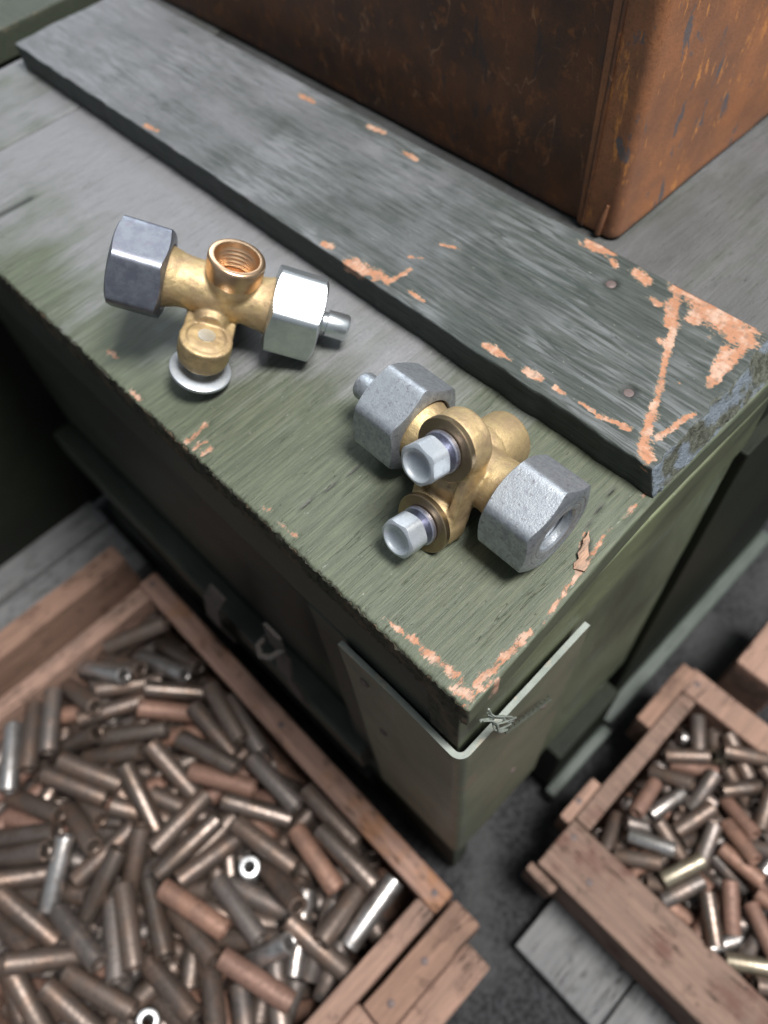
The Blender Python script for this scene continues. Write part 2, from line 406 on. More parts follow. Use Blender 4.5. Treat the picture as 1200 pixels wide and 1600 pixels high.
BAT_CHIPS = parse('142.2,39.6,127.4,31.1,2.11;127.4,31.1,109.3,22.3,1.58;109.3,22.3,94.7,15.2,1.74;94.7,15.2,84.5,9.6,2.73;84.9,9.2,81.3,5.1,3.27;142.2,39.6,143.9,32.5,3.75;143.2,32.0,139.4,21.5,7.87;139.4,21.5,136.6,8.8,8.14;141.5,27.4,138.6,14.4,6.87;130.6,13.6,116.6,8.7,2.64;140.3,28.9,133.8,27.9,3.21;135.5,8.1,124.3,7.4,3.07;124.3,7.4,114.5,7.4,2.16;136.2,37.7,127.6,32.9,2.78;120.2,31.1,119.7,29.7,1.34;131.6,6.7,127.4,11.5,3.49;102.7,4.7,95.9,6.4,1.87;95.9,6.4,89.6,7.3,1.66;81.8,142.3,82.0,139.1,2.05;80.9,128.5,82.6,116.0,3.51;84.1,117.6,83.0,111.8,2.48;83.4,111.4,92.3,110.5,1.47;84.7,103.0,84.6,96.5,1.21;83.5,68.3,84.0,63.0,2.05;83.8,62.8,84.3,58.7,0.90;83.8,53.2,83.9,47.8,1.77;84.4,42.0,84.4,39.1,1.31;84.9,33.6,84.8,27.8,0.86;84.4,26.4,86.5,19.0,1.27;85.9,19.7,86.4,16.8,1.46;140.7,73.7,141.7,65.3,3.46;139.3,63.4,137.7,60.5,1.46;139.7,53.6,138.3,48.4,2.87;81.7,251.6,82.6,245.1,1.80;136.6,217.7,136.9,210.0,1.82;139.8,180.7,140.6,172.5,1.74;137.0,158.3,136.4,150.9,1.40;145.2,93.9,145.3,91.1,1.28;109.7,17.0,109.8,16.2,0.86;133.5,43.0,132.5,39.9,1.86;108.5,111.2,110.9,104.5,1.01;96.8,115.0,99.2,111.2,1.00')
HEAP_L = 's,-816,2283,-2641,403,-803,439;b,-651,1399,-2646,320,-945,66;b,-450,406,-2652,43,-998,39;n,-524,2346,-2655,874,-439,209;r,-1216,798,-2659,283,-959,-34;n,-1517,985,-2661,-404,-908,109;n,-1223,1822,-2665,433,-879,-198;n,-431,1526,-2665,-176,-984,18;r,-1180,308,-2668,291,-949,-123;n,-1924,1166,-2669,677,-487,-552;n,-1369,2277,-2672,-534,-834,135;b,-1774,1730,-2672,711,-606,356;s,-1525,2256,-2674,-549,-835,35;n,-1011,2269,-2677,180,-867,464;d,-1751,1141,-2681,128,-959,253;n,-636,228,-2681,-906,-166,388;s,-1664,1499,-2683,-792,-514,-330;d,-1234,2279,-2683,-562,-823,81;d,-479,1002,-2683,33,-999,11;b,-1092,1491,-2683,-219,-949,-228;b,-1690,1799,-2684,721,-646,251;b,-1505,1268,-2686,-892,-300,-339;n,-1903,1423,-2687,166,-944,-286;n,-713,2271,-2690,368,-833,412;b,-1389,914,-2692,-326,-927,188;s,-540,118,-2694,-992,-123,3;n,-1532,597,-2695,114,-980,166;b,-549,1856,-2699,683,-640,-352;n,-1007,1226,-2699,-976,-116,183;n,-1341,1838,-2700,436,-881,-184;b,-909,1845,-2703,774,-626,90;n,-1955,859,-2703,165,-956,-243;n,-550,1506,-2703,-21,-994,-106;b,-1055,1087,-2703,-1000,14,1;n,-805,557,-2703,38,-797,603;n,-739,786,-2704,211,-975,-65;r,-690,1236,-2705,511,-859,-28;n,-855,200,-2705,121,-938,-325;b,-1207,2061,-2709,719,-474,509;n,-1814,849,-2710,372,-928,-6;s,-1091,370,-2711,728,-325,604;s,-527,2074,-2712,319,-897,306;b,-651,964,-2712,507,-833,-220;n,-1390,423,-2713,-399,-841,364;n,-1318,1244,-2713,-746,-470,-472;r,-581,530,-2714,-107,-994,6;d,-1049,636,-2714,-3,-981,192;d,-1619,997,-2714,-424,-876,229;n,-1447,1621,-2716,93,-892,442;n,-1299,727,-2717,86,-953,289;n,-1840,1643,-2721,783,-493,-379;r,-664,1800,-2723,640,-619,-455;n,-372,639,-2724,21,-1000,-4;n,-867,1506,-2725,20,-943,-331;n,-2118,1108,-2727,-159,-927,-339;n,-1419,1407,-2730,-997,-38,66;n,-1579,1928,-2733,427,-852,303;n,-758,2140,-2734,830,-496,-255;n,-995,958,-2738,-951,62,302;n,-1075,1845,-2743,712,-656,251;n,-921,2089,-2744,902,-389,-186;n,-2026,1447,-2748,229,-920,318;b,-408,2079,-2750,200,-945,259;d,-394,1414,-2756,-148,-988,36;n,-528,2394,-2764,924,-161,347;s,-886,329,-2774,-769,-639,12;w,-1766,603,-2895,322,-183,929;w,-906,785,-2900,179,-132,975;r,-1546,621,-2890,-175,898,-403;n,-1678,699,-2817,999,-38,11;n,-1147,1446,-2796,-505,758,413;d,-1901,1210,-2833,-949,246,-199;d,-940,611,-2843,-405,914,-9;d,-828,112,-2846,-894,-423,-151;d,-820,227,-2809,888,405,218;d,-1167,185,-2810,547,836,-36;n,-1115,509,-2811,-702,677,-219;b,-1446,1594,-2846,-659,745,-103;b,-784,625,-2936,-171,945,-280;n,-1256,981,-2807,-693,686,-224;n,-977,1052,-2819,996,82,-24;n,-2210,1102,-2829,355,882,309;n,-1087,631,-2838,-545,780,306;n,-557,217,-2838,178,983,52;b,-625,1474,-2844,-956,273,112;n,-559,767,-2876,-994,-45,-102;r,-1642,1831,-2776,-472,874,-119;b,-1345,700,-2821,634,742,-219;r,-1748,942,-2830,-979,142,-146;r,-1179,2320,-2804,-807,590,-26;n,-965,1318,-2812,-399,894,204;d,-1369,195,-2756,482,865,-137;r,-683,1666,-2849,-798,599,-58;n,-1425,733,-2882,-395,727,561;n,-1733,1455,-2833,-560,768,-312;n,-581,1329,-2849,976,-71,-207;n,-547,641,-2907,769,534,-353;b,-1000,852,-2932,549,820,163;n,-537,450,-2967,979,203,35;r,-1233,130,-3049,-757,531,-381;n,-1186,1631,-2829,56,947,318;d,-1682,1033,-2881,-920,388,56;n,-1177,303,-2890,737,637,-226;n,-1637,561,-2895,-243,952,-183;r,-1675,2180,-2774,-998,-51,48;n,-1951,1637,-2799,-654,739,-158;r,-699,1003,-2810,43,997,-59;d,-1873,1442,-2852,-672,730,-129;n,-1361,1786,-2853,-68,930,-362;r,-1738,2049,-2877,962,161,-221;n,-1434,1019,-2882,-687,724,71;n,-1149,775,-2894,636,691,344;r,-2164,1216,-2904,-625,772,-113;n,-939,218,-2981,24,997,-69;r,-504,144,-3109,783,613,-99;n,-1201,1276,-2812,-910,409,-72;n,-2100,1352,-2823,991,-132,-13;n,-834,1922,-2834,985,159,-63;d,-1580,1519,-2870,-424,845,327;b,-1460,2023,-2879,909,413,-61;b,-867,1656,-2901,-566,797,210;d,-580,281,-2937,-760,498,417;d,-600,219,-3051,-207,793,-573;r,-622,1245,-2900,-984,131,117;r,-1465,293,-2916,292,882,370;n,-2048,837,-2933,-294,955,-25;d,-1714,939,-2949,346,826,-445;n,-2213,1029,-2958,-341,935,99;n,-608,872,-2886,977,40,211;b,-920,1450,-2888,-981,195,15;d,-1961,1391,-2916,-923,378,69;d,-1409,1669,-2920,-694,696,-185;d,-1223,109,-2933,871,401,285;n,-1181,458,-2944,866,444,-228;r,-1356,1065,-2947,-842,521,-141;n,-853,452,-2948,-561,828,-12;n,-1382,2157,-2961,690,712,129;d,-1856,1032,-2972,619,777,-115;n,-1115,192,-3143,-272,891,-364;d,-928,2255,-2838,256,964,77;d,-624,2296,-2845,912,269,-310;d,-1320,1190,-2852,-902,272,-334;n,-1139,1797,-2871,-732,678,65;n,-1650,1786,-2890,790,579,203;r,-649,1099,-2918,-616,690,-380;r,-1159,1645,-2926,-895,444,-46;d,-574,922,-2980,376,924,63;d,-535,627,-3019,-961,274,-40;n,-1416,155,-3026,501,674,543;b,-428,1006,-3083,-343,936,77;d,-2104,859,-2843,-972,-95,-213;d,-510,1976,-2870,-106,994,-9;n,-849,269,-2907,-643,742,191;n,-1893,660,-2916,18,1000,-2;r,-1425,531,-2928,-938,105,-330;n,-1448,834,-2931,-936,332,114;d,-1374,1310,-2943,-398,853,338;n,-954,1067,-2971,-850,-414,-325;d,-1660,1247,-3002,248,703,666;n,-833,209,-3019,30,987,-161;d,-1697,580,-3023,747,659,-86;n,-1227,200,-3167,-268,936,-227;d,-1654,1239,-2864,934,119,336;n,-1160,2226,-2891,-1,962,-273;d,-1690,2212,-2911,865,421,-271;n,-1437,2274,-2944,265,852,-451;n,-1162,1983,-2948,664,735,138;n,-575,1885,-2951,823,357,-441;d,-1915,1210,-2953,220,854,-471;b,-787,176,-3107,-660,486,-572;n,-1704,678,-3130,545,712,442;n,-1412,2344,-2861,835,303,-459;n,-1636,1832,-2994,792,580,192;n,-1084,619,-3011,879,409,-246;d,-819,1757,-3022,851,524,20;b,-466,299,-3068,-562,-201,-802;n,-514,733,-3082,272,641,718;d,-659,185,-3203,-532,846,-18;d,-1672,2348,-2804,902,427,-71;d,-1898,1909,-2819,-843,401,358;r,-814,2270,-2905,-432,877,-208;n,-1159,1092,-2921,-535,845,-10;d,-1900,1642,-2950,173,974,145;d,-1724,1582,-2966,604,797,-4;r,-856,1354,-2972,736,617,-279;n,-1625,454,-3038,-58,800,-597;r,-1169,348,-3045,-242,957,-158;r,-1684,1551,-3048,-12,946,-325;d,-1091,458,-3059,-272,901,-339;b,-776,898,-3060,435,870,232;d,-1636,898,-3071,931,130,-341;n,-1314,304,-3088,-509,522,-684;b,-977,181,-3136,-391,825,-408;n,-1130,1250,-2912,-655,754,-55;n,-961,1427,-3024,283,926,250;r,-1409,1352,-3029,-430,834,346;b,-2143,1034,-3051,746,493,448;n,-1966,1308,-3075,-415,840,350;r,-859,609,-3101,782,608,-139;d,-551,552,-3102,856,464,-228;n,-1793,827,-3111,-397,732,-553;r,-2103,1056,-3143,-971,216,-98;r,-1934,518,-2694,863,472,177;b,-2136,1572,-2905,784,548,-291;d,-2025,1810,-2935,725,688,-41;r,-545,1679,-2952,882,470,28;b,-1094,1870,-2966,544,795,270;d,-2163,1486,-3027,-444,817,368;b,-844,2124,-3029,-431,884,-182;b,-596,1370,-3043,-169,963,-210;n,-1535,504,-3060,-89,899,-429;d,-911,1180,-3074,160,987,7;r,-1478,409,-3102,-700,381,-604;n,-591,1292,-3126,-931,341,132;d,-1223,830,-3130,307,942,136;d,-2112,729,-2760,856,224,-466;d,-1459,170,-2844,-638,760,128;n,-1929,2091,-2930,-795,556,242;d,-672,2203,-2933,-404,914,33;b,-502,2284,-2984,-539,798,-269;b,-1179,1426,-2985,-665,743,-74;b,-1310,1367,-3005,-425,849,315;n,-1970,1028,-3032,589,807,39;n,-540,2056,-3040,994,-24,106;d,-1146,1927,-3041,627,772,107;n,-1597,1181,-3077,257,613,747;d,-636,1089,-3133,-25,905,-425;n,-2241,1351,-3139,-174,905,388;b,-665,893,-3148,-227,915,-333;d,-1961,1085,-3195,-971,229,-64;d,-2204,1617,-2774,-389,919,67;r,-1637,2351,-2909,936,347,-58;d,-886,2002,-2953,-465,874,-145;r,-613,1455,-2955,662,745,86;n,-1732,2283,-3001,571,801,-183;r,-1170,1560,-3008,-662,732,-160;n,-1086,893,-3010,-978,-115,172;b,-1139,1096,-3022,860,500,103;n,-820,1094,-3033,129,927,-351;d,-1414,1565,-3036,-723,495,482;r,-1377,811,-3042,-100,951,291;n,-2130,1265,-3043,-817,568,102;n,-2027,1831,-3043,-923,205,324;n,-1953,1617,-3047,998,61,25;n,-1211,663,-3053,688,726,21;n,-1484,1824,-3062,-517,829,-213;n,-865,474,-3083,766,600,232;b,-1521,1591,-3086,488,529,-694;n,-535,1835,-3106,-572,687,448;n,-2087,1776,-3109,-923,216,320;n,-1512,2278,-3112,-103,831,547;n,-2138,907,-3113,772,338,-538;n,-458,2120,-3115,515,675,528;n,-1413,479,-3125,-737,487,-468;d,-2119,1193,-3126,-885,3,466;n,-1361,1956,-3133,812,400,425;d,-533,1034,-3135,-25,910,-414;b,-536,451,-3138,917,-62,393;n,-2076,1572,-3144,-890,277,-361;n,-508,1543,-3144,-566,743,357;n,-1405,1161,-3147,-494,800,340;n,-1397,608,-3176,-689,704,-175;n,-2254,834,-2768,101,963,249;r,-1996,1843,-2832,-795,605,-52;n,-1164,2119,-2971,718,689,-98;b,-617,1752,-2990,902,402,-155;n,-627,2281,-3004,-565,812,-145;d,-2038,774,-3032,656,740,-148;n,-1460,689,-3032,-166,986,30;d,-1692,2146,-3034,-929,-43,-367;d,-469,1535,-3039,-63,992,-107;n,-1636,251,-3052,999,20,29;n,-1982,652,-3073,103,628,-772;r,-1750,1484,-3088,58,912,-407;b,-1800,1135,-3092,-55,996,-71;b,-1054,2244,-3095,519,842,-146;d,-893,1472,-3102,578,693,432;d,-909,314,-3112,692,621,-369;b,-627,2299,-3112,687,709,-157;n,-1690,1375,-3116,848,-88,523;d,-1686,2326,-3125,-689,555,-466;n,-1615,1608,-3126,355,812,463;d,-1603,1017,-3127,658,684,314;n,-905,870,-3156,-787,545,289;n,-1390,846,-3158,829,484,-280;n,-971,764,-3160,-721,639,269;d,-2007,1654,-3175,-915,360,-181;n,-1700,793,-3204,930,367,12;b,-877,2180,-2932,-444,876,-187;n,-2140,1364,-2968,-760,650,9;r,-1115,2300,-3015,709,703,-55;d,-2101,1715,-3037,990,-18,-141;n,-1433,1047,-3048,879,404,-252;n,-1432,1927,-3058,-492,821,-291;d,-1958,2155,-3064,-144,552,822;n,-1327,2252,-3074,-24,979,-202;n,-1874,796,-3074,-468,444,-764;n,-999,1744,-3083,165,683,712;b,-1124,1775,-3098,565,776,279;n,-795,1964,-3108,-757,645,105;n,-912,1796,-3111,-84,832,549;d,-1244,2280,-3120,288,817,500;b,-1081,2056,-3143,618,696,367;d,-1184,1142,-3147,-855,389,-343;b,-1984,581,-3153,-918,254,-305;n,-863,1903,-3158,-805,525,276;n,-2106,1966,-3166,-958,168,231;b,-787,546,-3166,831,506,229;b,-1069,625,-3188,-228,968,-105;d,-2014,594,-2758,-938,22,347;d,-2137,2012,-2944,-779,474,409;d,-814,2269,-3007,-420,883,-209;n,-1916,2058,-3039,911,-184,-368;d,-1168,1379,-3082,-198,928,-317;n,-2097,1905,-3099,-984,78,159;b,-1436,1420,-3102,954,-291,-69;d,-1756,2237,-3107,798,-180,-575;b,-1068,1444,-3112,279,790,546;b,-2084,686,-3118,160,885,-438;b,-1142,2273,-3120,503,856,-116;n,-1413,1006,-3138,-681,619,-393;d,-502,2278,-3144,628,691,-358;b,-2247,1758,-3146,-144,926,-350;b,-827,1410,-3150,564,758,327;r,-853,2200,-3150,576,750,326;n,-2012,1413,-3151,942,108,317;d,-559,1398,-3160,-888,376,-266;d,-1414,1534,-3160,403,876,265;n,-1416,1778,-3172,-983,134,124;n,-1439,197,-3176,-364,915,-173;d,-1382,2218,-3183,142,981,-134;n,-866,1550,-3184,-867,-481,-128;d,-1854,2200,-3188,-813,573,-103;n,-1059,1041,-3188,500,860,102;n,-1952,1290,-3190,-995,33,94;n,-845,1196,-3190,513,854,-91;b,-1988,1495,-3191,-996,16,-86;n,-1658,1286,-3198,490,871,45;n,-1666,2014,-3052,462,780,-422;d,-1085,1627,-3089,174,715,677;d,-1416,2252,-3098,-42,983,-181;b,-819,1663,-3102,848,523,80;r,-1977,2001,-3109,-773,448,-449;b,-770,1072,-3128,608,653,451;n,-1684,1965,-3135,554,724,-411;n,-1979,2387,-3151,-925,202,-321;n,-1142,458,-3154,-352,886,-302;d,-1223,1266,-3162,-884,392,-255;n,-1711,1817,-3163,675,695,-249;b,-913,2291,-3164,609,755,242;d,-1643,372,-3165,-477,846,238;n,-1166,1845,-3165,-970,63,237;b,-675,2130,-3171,-306,930,-202;n,-1990,1838,-3182,986,-93,-139;r,-1145,2168,-3195,582,811,-64;n,-604,1716,-3202,124,992,24'
HEAP_R = 'r,816,-1183,-2717,762,618,193;s,793,-716,-2741,-361,871,-333;r,1132,-1044,-2741,363,823,-437;y,688,-1418,-2799,-587,796,-147;b,700,-1146,-2725,713,700,49;n,681,-715,-2781,-525,788,-320;r,850,-1359,-2756,534,823,-191;n,1067,-811,-2767,-955,262,-139;n,1334,-583,-2784,-659,745,-106;n,1534,-804,-2707,-564,814,141;r,983,-554,-2801,962,78,-263;n,1181,-592,-2817,-287,832,-474;y,797,-911,-2742,-924,351,-152;n,1396,-1051,-2763,928,303,217;r,1044,-1115,-2770,3,995,-95;d,720,-973,-2773,-920,352,-174;b,1390,-899,-2787,-782,606,145;r,1256,-979,-2794,350,817,-459;d,1007,-937,-2794,934,278,226;n,719,-536,-2906,905,264,-333;d,1235,-757,-2784,932,82,352;r,651,-1082,-2886,-215,941,261;n,1544,-787,-2793,466,877,121;d,1509,-564,-2860,827,551,-115;n,881,-789,-2781,228,941,250;n,1419,-884,-2870,244,886,395;d,1207,-1185,-2746,-437,767,-470;s,1049,-658,-2838,-971,229,76;r,1326,-655,-2847,-447,864,-231;d,824,-1288,-2857,-670,734,-111;n,687,-1565,-2798,-580,793,184;r,727,-1149,-2808,992,34,121;n,1089,-826,-2852,-621,781,-69;n,682,-894,-2849,-532,716,452;d,1001,-1108,-2885,21,956,293;d,867,-660,-2838,-535,822,195;r,1069,-1170,-2846,316,947,52;d,712,-1391,-2881,838,100,536;r,835,-537,-3052,944,280,173;r,996,-1377,-2767,-63,987,-146;n,1556,-1035,-2816,273,960,69;r,839,-972,-2860,55,919,-390;r,725,-1524,-2874,-863,497,86;d,908,-600,-2896,-95,918,386;s,715,-1299,-2910,-862,500,86;n,1510,-679,-2912,626,525,576;r,726,-696,-2923,-974,102,-201;d,1170,-590,-2934,566,815,123;n,721,-610,-2945,-927,72,-369;s,1234,-1229,-2818,1000,-13,4;r,723,-743,-2853,-944,-81,-321;d,1329,-1031,-2886,-488,840,-236;n,705,-1175,-3123,768,628,130;d,1231,-736,-2878,-129,990,-51;n,1362,-600,-2927,-349,915,-204;d,718,-1551,-2955,-892,438,108;y,720,-995,-2995,850,400,-342;d,657,-567,-3060,282,577,766;d,685,-1528,-3070,563,487,-667;d,1165,-1013,-2862,-898,426,-112;y,1526,-761,-2873,-652,603,459;b,719,-795,-2980,-907,340,-249;d,1185,-539,-3025,-888,297,-351;n,690,-796,-3090,615,638,463;s,1503,-1026,-2887,-888,38,458;r,816,-1156,-2899,-815,194,-546;n,886,-946,-2950,-357,683,-637;s,1529,-594,-2955,-605,771,200;d,724,-652,-3040,962,241,-132;r,676,-992,-3069,-468,570,675;d,1321,-1170,-2896,-663,307,682;s,974,-1345,-2900,-868,399,-297;r,992,-598,-2936,-416,896,-154;o,794,-1302,-2987,-802,580,141;n,1512,-722,-3028,-790,434,-432;d,722,-1182,-3032,-940,153,-305;b,1025,-877,-2885,815,-318,-484;n,739,-815,-2890,961,127,245;r,883,-1485,-2891,913,-182,-364;b,1317,-746,-2900,-272,913,-304;d,1175,-1247,-2904,689,651,-318;d,822,-1073,-2910,-966,253,-45;d,1524,-877,-2912,-676,719,-163;r,989,-1420,-2952,983,-76,-168;n,921,-1171,-2957,746,591,-306;s,1033,-868,-2981,250,938,242;n,985,-722,-2984,146,658,-739;d,988,-1342,-2991,510,656,557;s,722,-1387,-2996,934,-306,182;n,713,-1306,-3042,-850,484,208;b,694,-1423,-3078,656,475,-587;n,700,-672,-3112,710,660,-246;n,714,-1276,-3117,752,630,193;n,1160,-828,-2914,-459,877,141;r,1179,-1102,-2924,996,94,-1;d,935,-871,-2940,-506,830,-235;r,1361,-862,-2959,-908,414,60;b,860,-1046,-2990,-562,663,495;n,1215,-1232,-3003,141,858,-493;n,1159,-936,-3033,-411,851,328;r,777,-1535,-3055,238,963,-124;n,703,-1696,-3081,-742,367,562;r,1025,-1218,-3083,-448,711,-542;d,987,-561,-3089,708,519,-478;d,1369,-602,-3109,193,941,-279;r,1419,-1199,-2784,278,924,-263;r,1028,-1465,-2873,-827,341,446;d,731,-1697,-2903,-379,917,127;d,807,-1503,-2953,-889,442,119;b,1061,-1011,-2954,-945,-325,21;n,1519,-957,-2979,725,652,-222;o,848,-652,-2980,324,938,122;r,720,-1730,-2987,-227,969,102;y,1211,-867,-3010,-412,876,250;r,707,-1080,-3024,787,441,-432;b,1366,-583,-3029,637,747,-189;d,711,-903,-3041,200,153,968;n,978,-1295,-3053,-330,433,839;n,850,-1148,-3067,-499,505,704;n,1283,-1377,-2898,-939,248,239;d,1516,-1183,-2919,652,723,226;d,1284,-1364,-2984,62,965,255;n,1159,-1385,-3009,-573,645,505;y,966,-1486,-3013,982,-165,91;r,1058,-597,-3022,-448,891,77;n,1588,-1082,-3046,-21,1000,1;d,1174,-708,-3062,404,914,36;d,907,-1319,-3069,-348,651,675;n,1493,-567,-3070,464,583,667;r,1245,-825,-3086,-860,-81,-504;d,921,-1045,-3087,867,43,497;r,1295,-900,-3088,-870,-86,-486;r,1517,-1028,-3094,-378,822,427;r,1109,-596,-3122,455,879,-142;r,873,-594,-3128,506,859,79;r,1340,-1321,-2848,-843,399,-360;n,1352,-1019,-2966,-383,904,-190;r,1168,-1055,-2990,951,280,132;n,1390,-674,-2995,619,781,-81;n,1026,-1199,-2998,848,-87,523;r,1022,-1578,-2999,802,-62,594;d,1520,-1160,-3000,75,990,118;n,1352,-1266,-3008,-539,632,-556;d,1498,-814,-3033,941,-154,-303;d,836,-1647,-3035,234,968,-93;b,1396,-1139,-3037,-918,-72,389;d,1361,-1063,-3045,-993,-86,-77;d,969,-785,-3050,962,259,84;d,1124,-1204,-3062,324,575,751;y,1268,-690,-3073,209,744,-635;s,887,-923,-3073,-343,692,-635;r,1541,-631,-3075,503,606,616;n,1325,-985,-3079,807,126,577;o,991,-936,-3080,-470,672,573;n,838,-739,-3081,706,437,558;r,1362,-1329,-3084,788,321,526;r,1000,-1448,-3086,542,691,478;d,785,-897,-3089,56,877,477;n,1082,-1066,-3089,28,879,476;b,1500,-1210,-3090,-882,-74,466;d,1209,-1359,-3092,558,701,445;r,1506,-1301,-3092,-858,260,-444;n,1119,-1341,-3097,566,724,395;d,1045,-1529,-3104,583,743,328;d,1497,-773,-3108,-952,114,285;d,875,-1604,-3111,-690,678,-252;r,1527,-927,-3117,-642,743,190;n,1144,-999,-3117,-171,967,189;n,1399,-913,-3123,-272,954,-128;d,973,-831,-3132,-776,629,-44;n,1001,-736,-3132,-734,677,-44;n,1314,-1171,-3132,-999,8,-37;r,802,-1648,-3133,-787,617,25;n,849,-1379,-3135,-194,981,-10;r,1175,-647,-3135,478,879,8;d,1346,-1087,-3135,-1000,9,5'

# ------------------------------------------------------------------ ground
FLOOR = -345.0
xs = np.linspace(-1500, 1500, 31)
V, Q, A = lattice(xs, xs, np.array([FLOOR - 20, FLOOR]))
V[:, 2] += np.where(V[:, 2] > FLOOR - 1, (fbm(V, (.02, .02, .02), 4) - .5) * 2.0, 0)
tag(mesh_obj('ground', V, Q, M_ground), kind='structure')

# ------------------------------------------------------------------ the green crate
crate = thing('wooden_crate', (75, 180, FLOOR), 'big weathered green wooden crate carrying both brass tee valves on its lid', 'crate')
def edge_y(x): return np.interp(x, [-3, 20, 60, 85, 145, 400], [-1.6, -.8, 1.2, 2.2, 1.6, 1.6])
CRACKS = [(4.5, 73.4, 36, 70.6, .45), (12, 268, 32, 267.2, 2.4), (59, 8, 78, 10.2, .45), (50.5, 2.6, 57.5, 5.6, 1.9), (49, 2.2, 55, 3.6, 1.5)]
def crackf(V): 
    f = np.zeros(len(V))
    for x0, y0, x1, y1, w in CRACKS:
        a = np.array([x0, y0]); d = np.array([x1 - x0, y1 - y0]); t = np.clip(((V[:, :2] - a) @ d) / (d @ d), 0, 1)
        ds = np.linalg.norm(V[:, :2] - a - t[:, None] * d, axis=1)
        f = np.maximum(f, np.clip(1.3 - ds / (w * .7), 0, 1) * np.clip(np.minimum(t, 1 - t) * 6 + .2, 0, 1))
    return f
def lid_disp(V, V0):
    V = V.copy()
    top = V0[:, 2] > -.01
    # ragged sawn end on the long front edge: fibres of uneven length
    near = np.exp(-np.maximum(V0[:, 0] + 2.5, 0) / 1.2)
    y3 = V0 * np.array([0, 1, 1])
    rag = (fbm(y3, (1, 1.5, .8), 31, 3) - .45) * 1.7 + (fbm(y3, (1, .06, .1), 35, 2) - .5) * .6
    V[:, 0] += near * np.clip(rag, -1.0, 2.4)
    V[:, 2] -= near * top * np.clip(fbm(y3, (1, 1.2, 1), 41, 2) * 1.6 - .3, 0, 2)
    # end edge runs a little out of square
    V[:, 1] += edge_y(V0[:, 0]) * np.clip(1 - V0[:, 1] / 60, 0, 1)
    ch = segfield(V0[:, :2], LID_CHIPS)
    V[:, 2] -= top * .45 * np.clip(ch - .35, 0, .6)
    V[:, 2] -= top * .5 * crackf(V0)
    V[:, 2] += top * (fbm(V0, (.012, .05, 1), 55, 3) - .5) * .8
    return V
def lid_greying(V):
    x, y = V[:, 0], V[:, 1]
    d = np.interp(y + .9 * x, [0, 45, 95, 150, 230, 330], [-.45, -.45, -.25, .18, .55, .75])  # greyer away from the near corner and close to the batten
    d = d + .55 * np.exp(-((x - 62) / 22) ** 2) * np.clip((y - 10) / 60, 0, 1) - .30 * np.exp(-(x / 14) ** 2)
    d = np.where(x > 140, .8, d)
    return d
def lid_darken(V):
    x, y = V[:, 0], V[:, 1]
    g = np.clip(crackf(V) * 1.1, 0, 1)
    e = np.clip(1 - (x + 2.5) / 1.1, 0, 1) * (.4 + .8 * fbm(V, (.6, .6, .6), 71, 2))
    g = np.maximum(g, np.where(x > 143, .25 + .55 * fbm(V, (.03, .05, .1), 77, 4), 0))  # noisy darkening over the planks behind the batten
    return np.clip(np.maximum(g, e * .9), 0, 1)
xs1 = np.unique(np.concatenate([[-2.5, -2.2, -1.8, -1.3, -.8, -.2, .5], np.arange(1.3, 84, .85), np.arange(84, 146, 6.2), np.arange(146, 334, 2.6)]))
ys1 = np.unique(np.concatenate([np.arange(-1.5, 130, .8), np.arange(130, 307.5, 1.3), [306.6, 307.1, 307.5]]))
ys1[0] = -1.5
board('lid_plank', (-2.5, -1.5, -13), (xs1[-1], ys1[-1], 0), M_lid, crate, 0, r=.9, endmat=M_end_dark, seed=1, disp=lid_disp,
      attrs={'bare': lambda V: segfield(V[:, :2], LID_CHIPS) - .28, 'dust': lid_greying, 'grime': lid_darken},  # 'dust' and 'grime' here carry the lid's greying and darkening
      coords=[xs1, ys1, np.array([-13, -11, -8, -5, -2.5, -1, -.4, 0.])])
xs2 = np.unique(np.concatenate([np.arange(-2.5, 84, 2), np.arange(84, 334, 8)]))
board('lid_plank', (-2.5, 308.4, -13), (xs2[-1], 367, 0), M_lid, crate, 0, r=.7, endmat=M_end_dark, seed=2,
      attrs={'bare': lambda V: V[:, 0] * 0 - .75, 'dust': lambda V: V[:, 0] * 0 + .75, 'grime': lambda V: V[:, 0] * 0},
      coords=[xs2, lin(308.4, 367, 3), lin(-13, 0, 3)])
# batten nailed across the planks
def bat_disp(V, V0):
    V = V.copy(); top = V0[:, 2] > 11.9
    ch = segfield(V0[:, :2], BAT_CHIPS)
    V[:, 2] -= top * .5 * np.clip(ch - .35, 0, .6)
    y3 = V0 * np.array([1, 0, 1]); near = np.exp(-np.maximum(V0[:, 1] - .5, 0) / 1.0)
    V[:, 1] += near * (fbm(y3, (.8, 1, .8), 61, 3) - .5) * 1.6
    k = np.interp(V0[:, 0], [80, 100, 143], [3.0, 3.6, 5.5]) + (fbm(V0 * np.array([1, 0, 0]), (.18, 1, 1), 67, 3) - .5) * 3.0
    V[:, 1] += k * np.clip((V0[:, 2] - .5) / 11.5, 0, 1) ** .8 * np.clip(1 - (V0[:, 1] - 1) / 16, 0, 1) ** 1.0
    e = np.exp(-(V0[:, 0] - 79.5) / 1.2)
    yy = V0 * np.array([0, 1, 0])
    V[:, 0] += e * (fbm(yy, (1, .12, 1), 65, 3) - .5) * 1.0
    for (nx, ny) in ((97.6, 25.4), (130.5, 56.7)):
        d = np.hypot(V0[:, 0] - nx, V0[:, 1] - ny); V[:, 2] -= top * .9 * np.clip(1.25 - d / 2.6, 0, 1)
    V[:, 2] += top * (fbm(V0, (.05, .012, 1), 75, 3) - .5) * .9
    return V
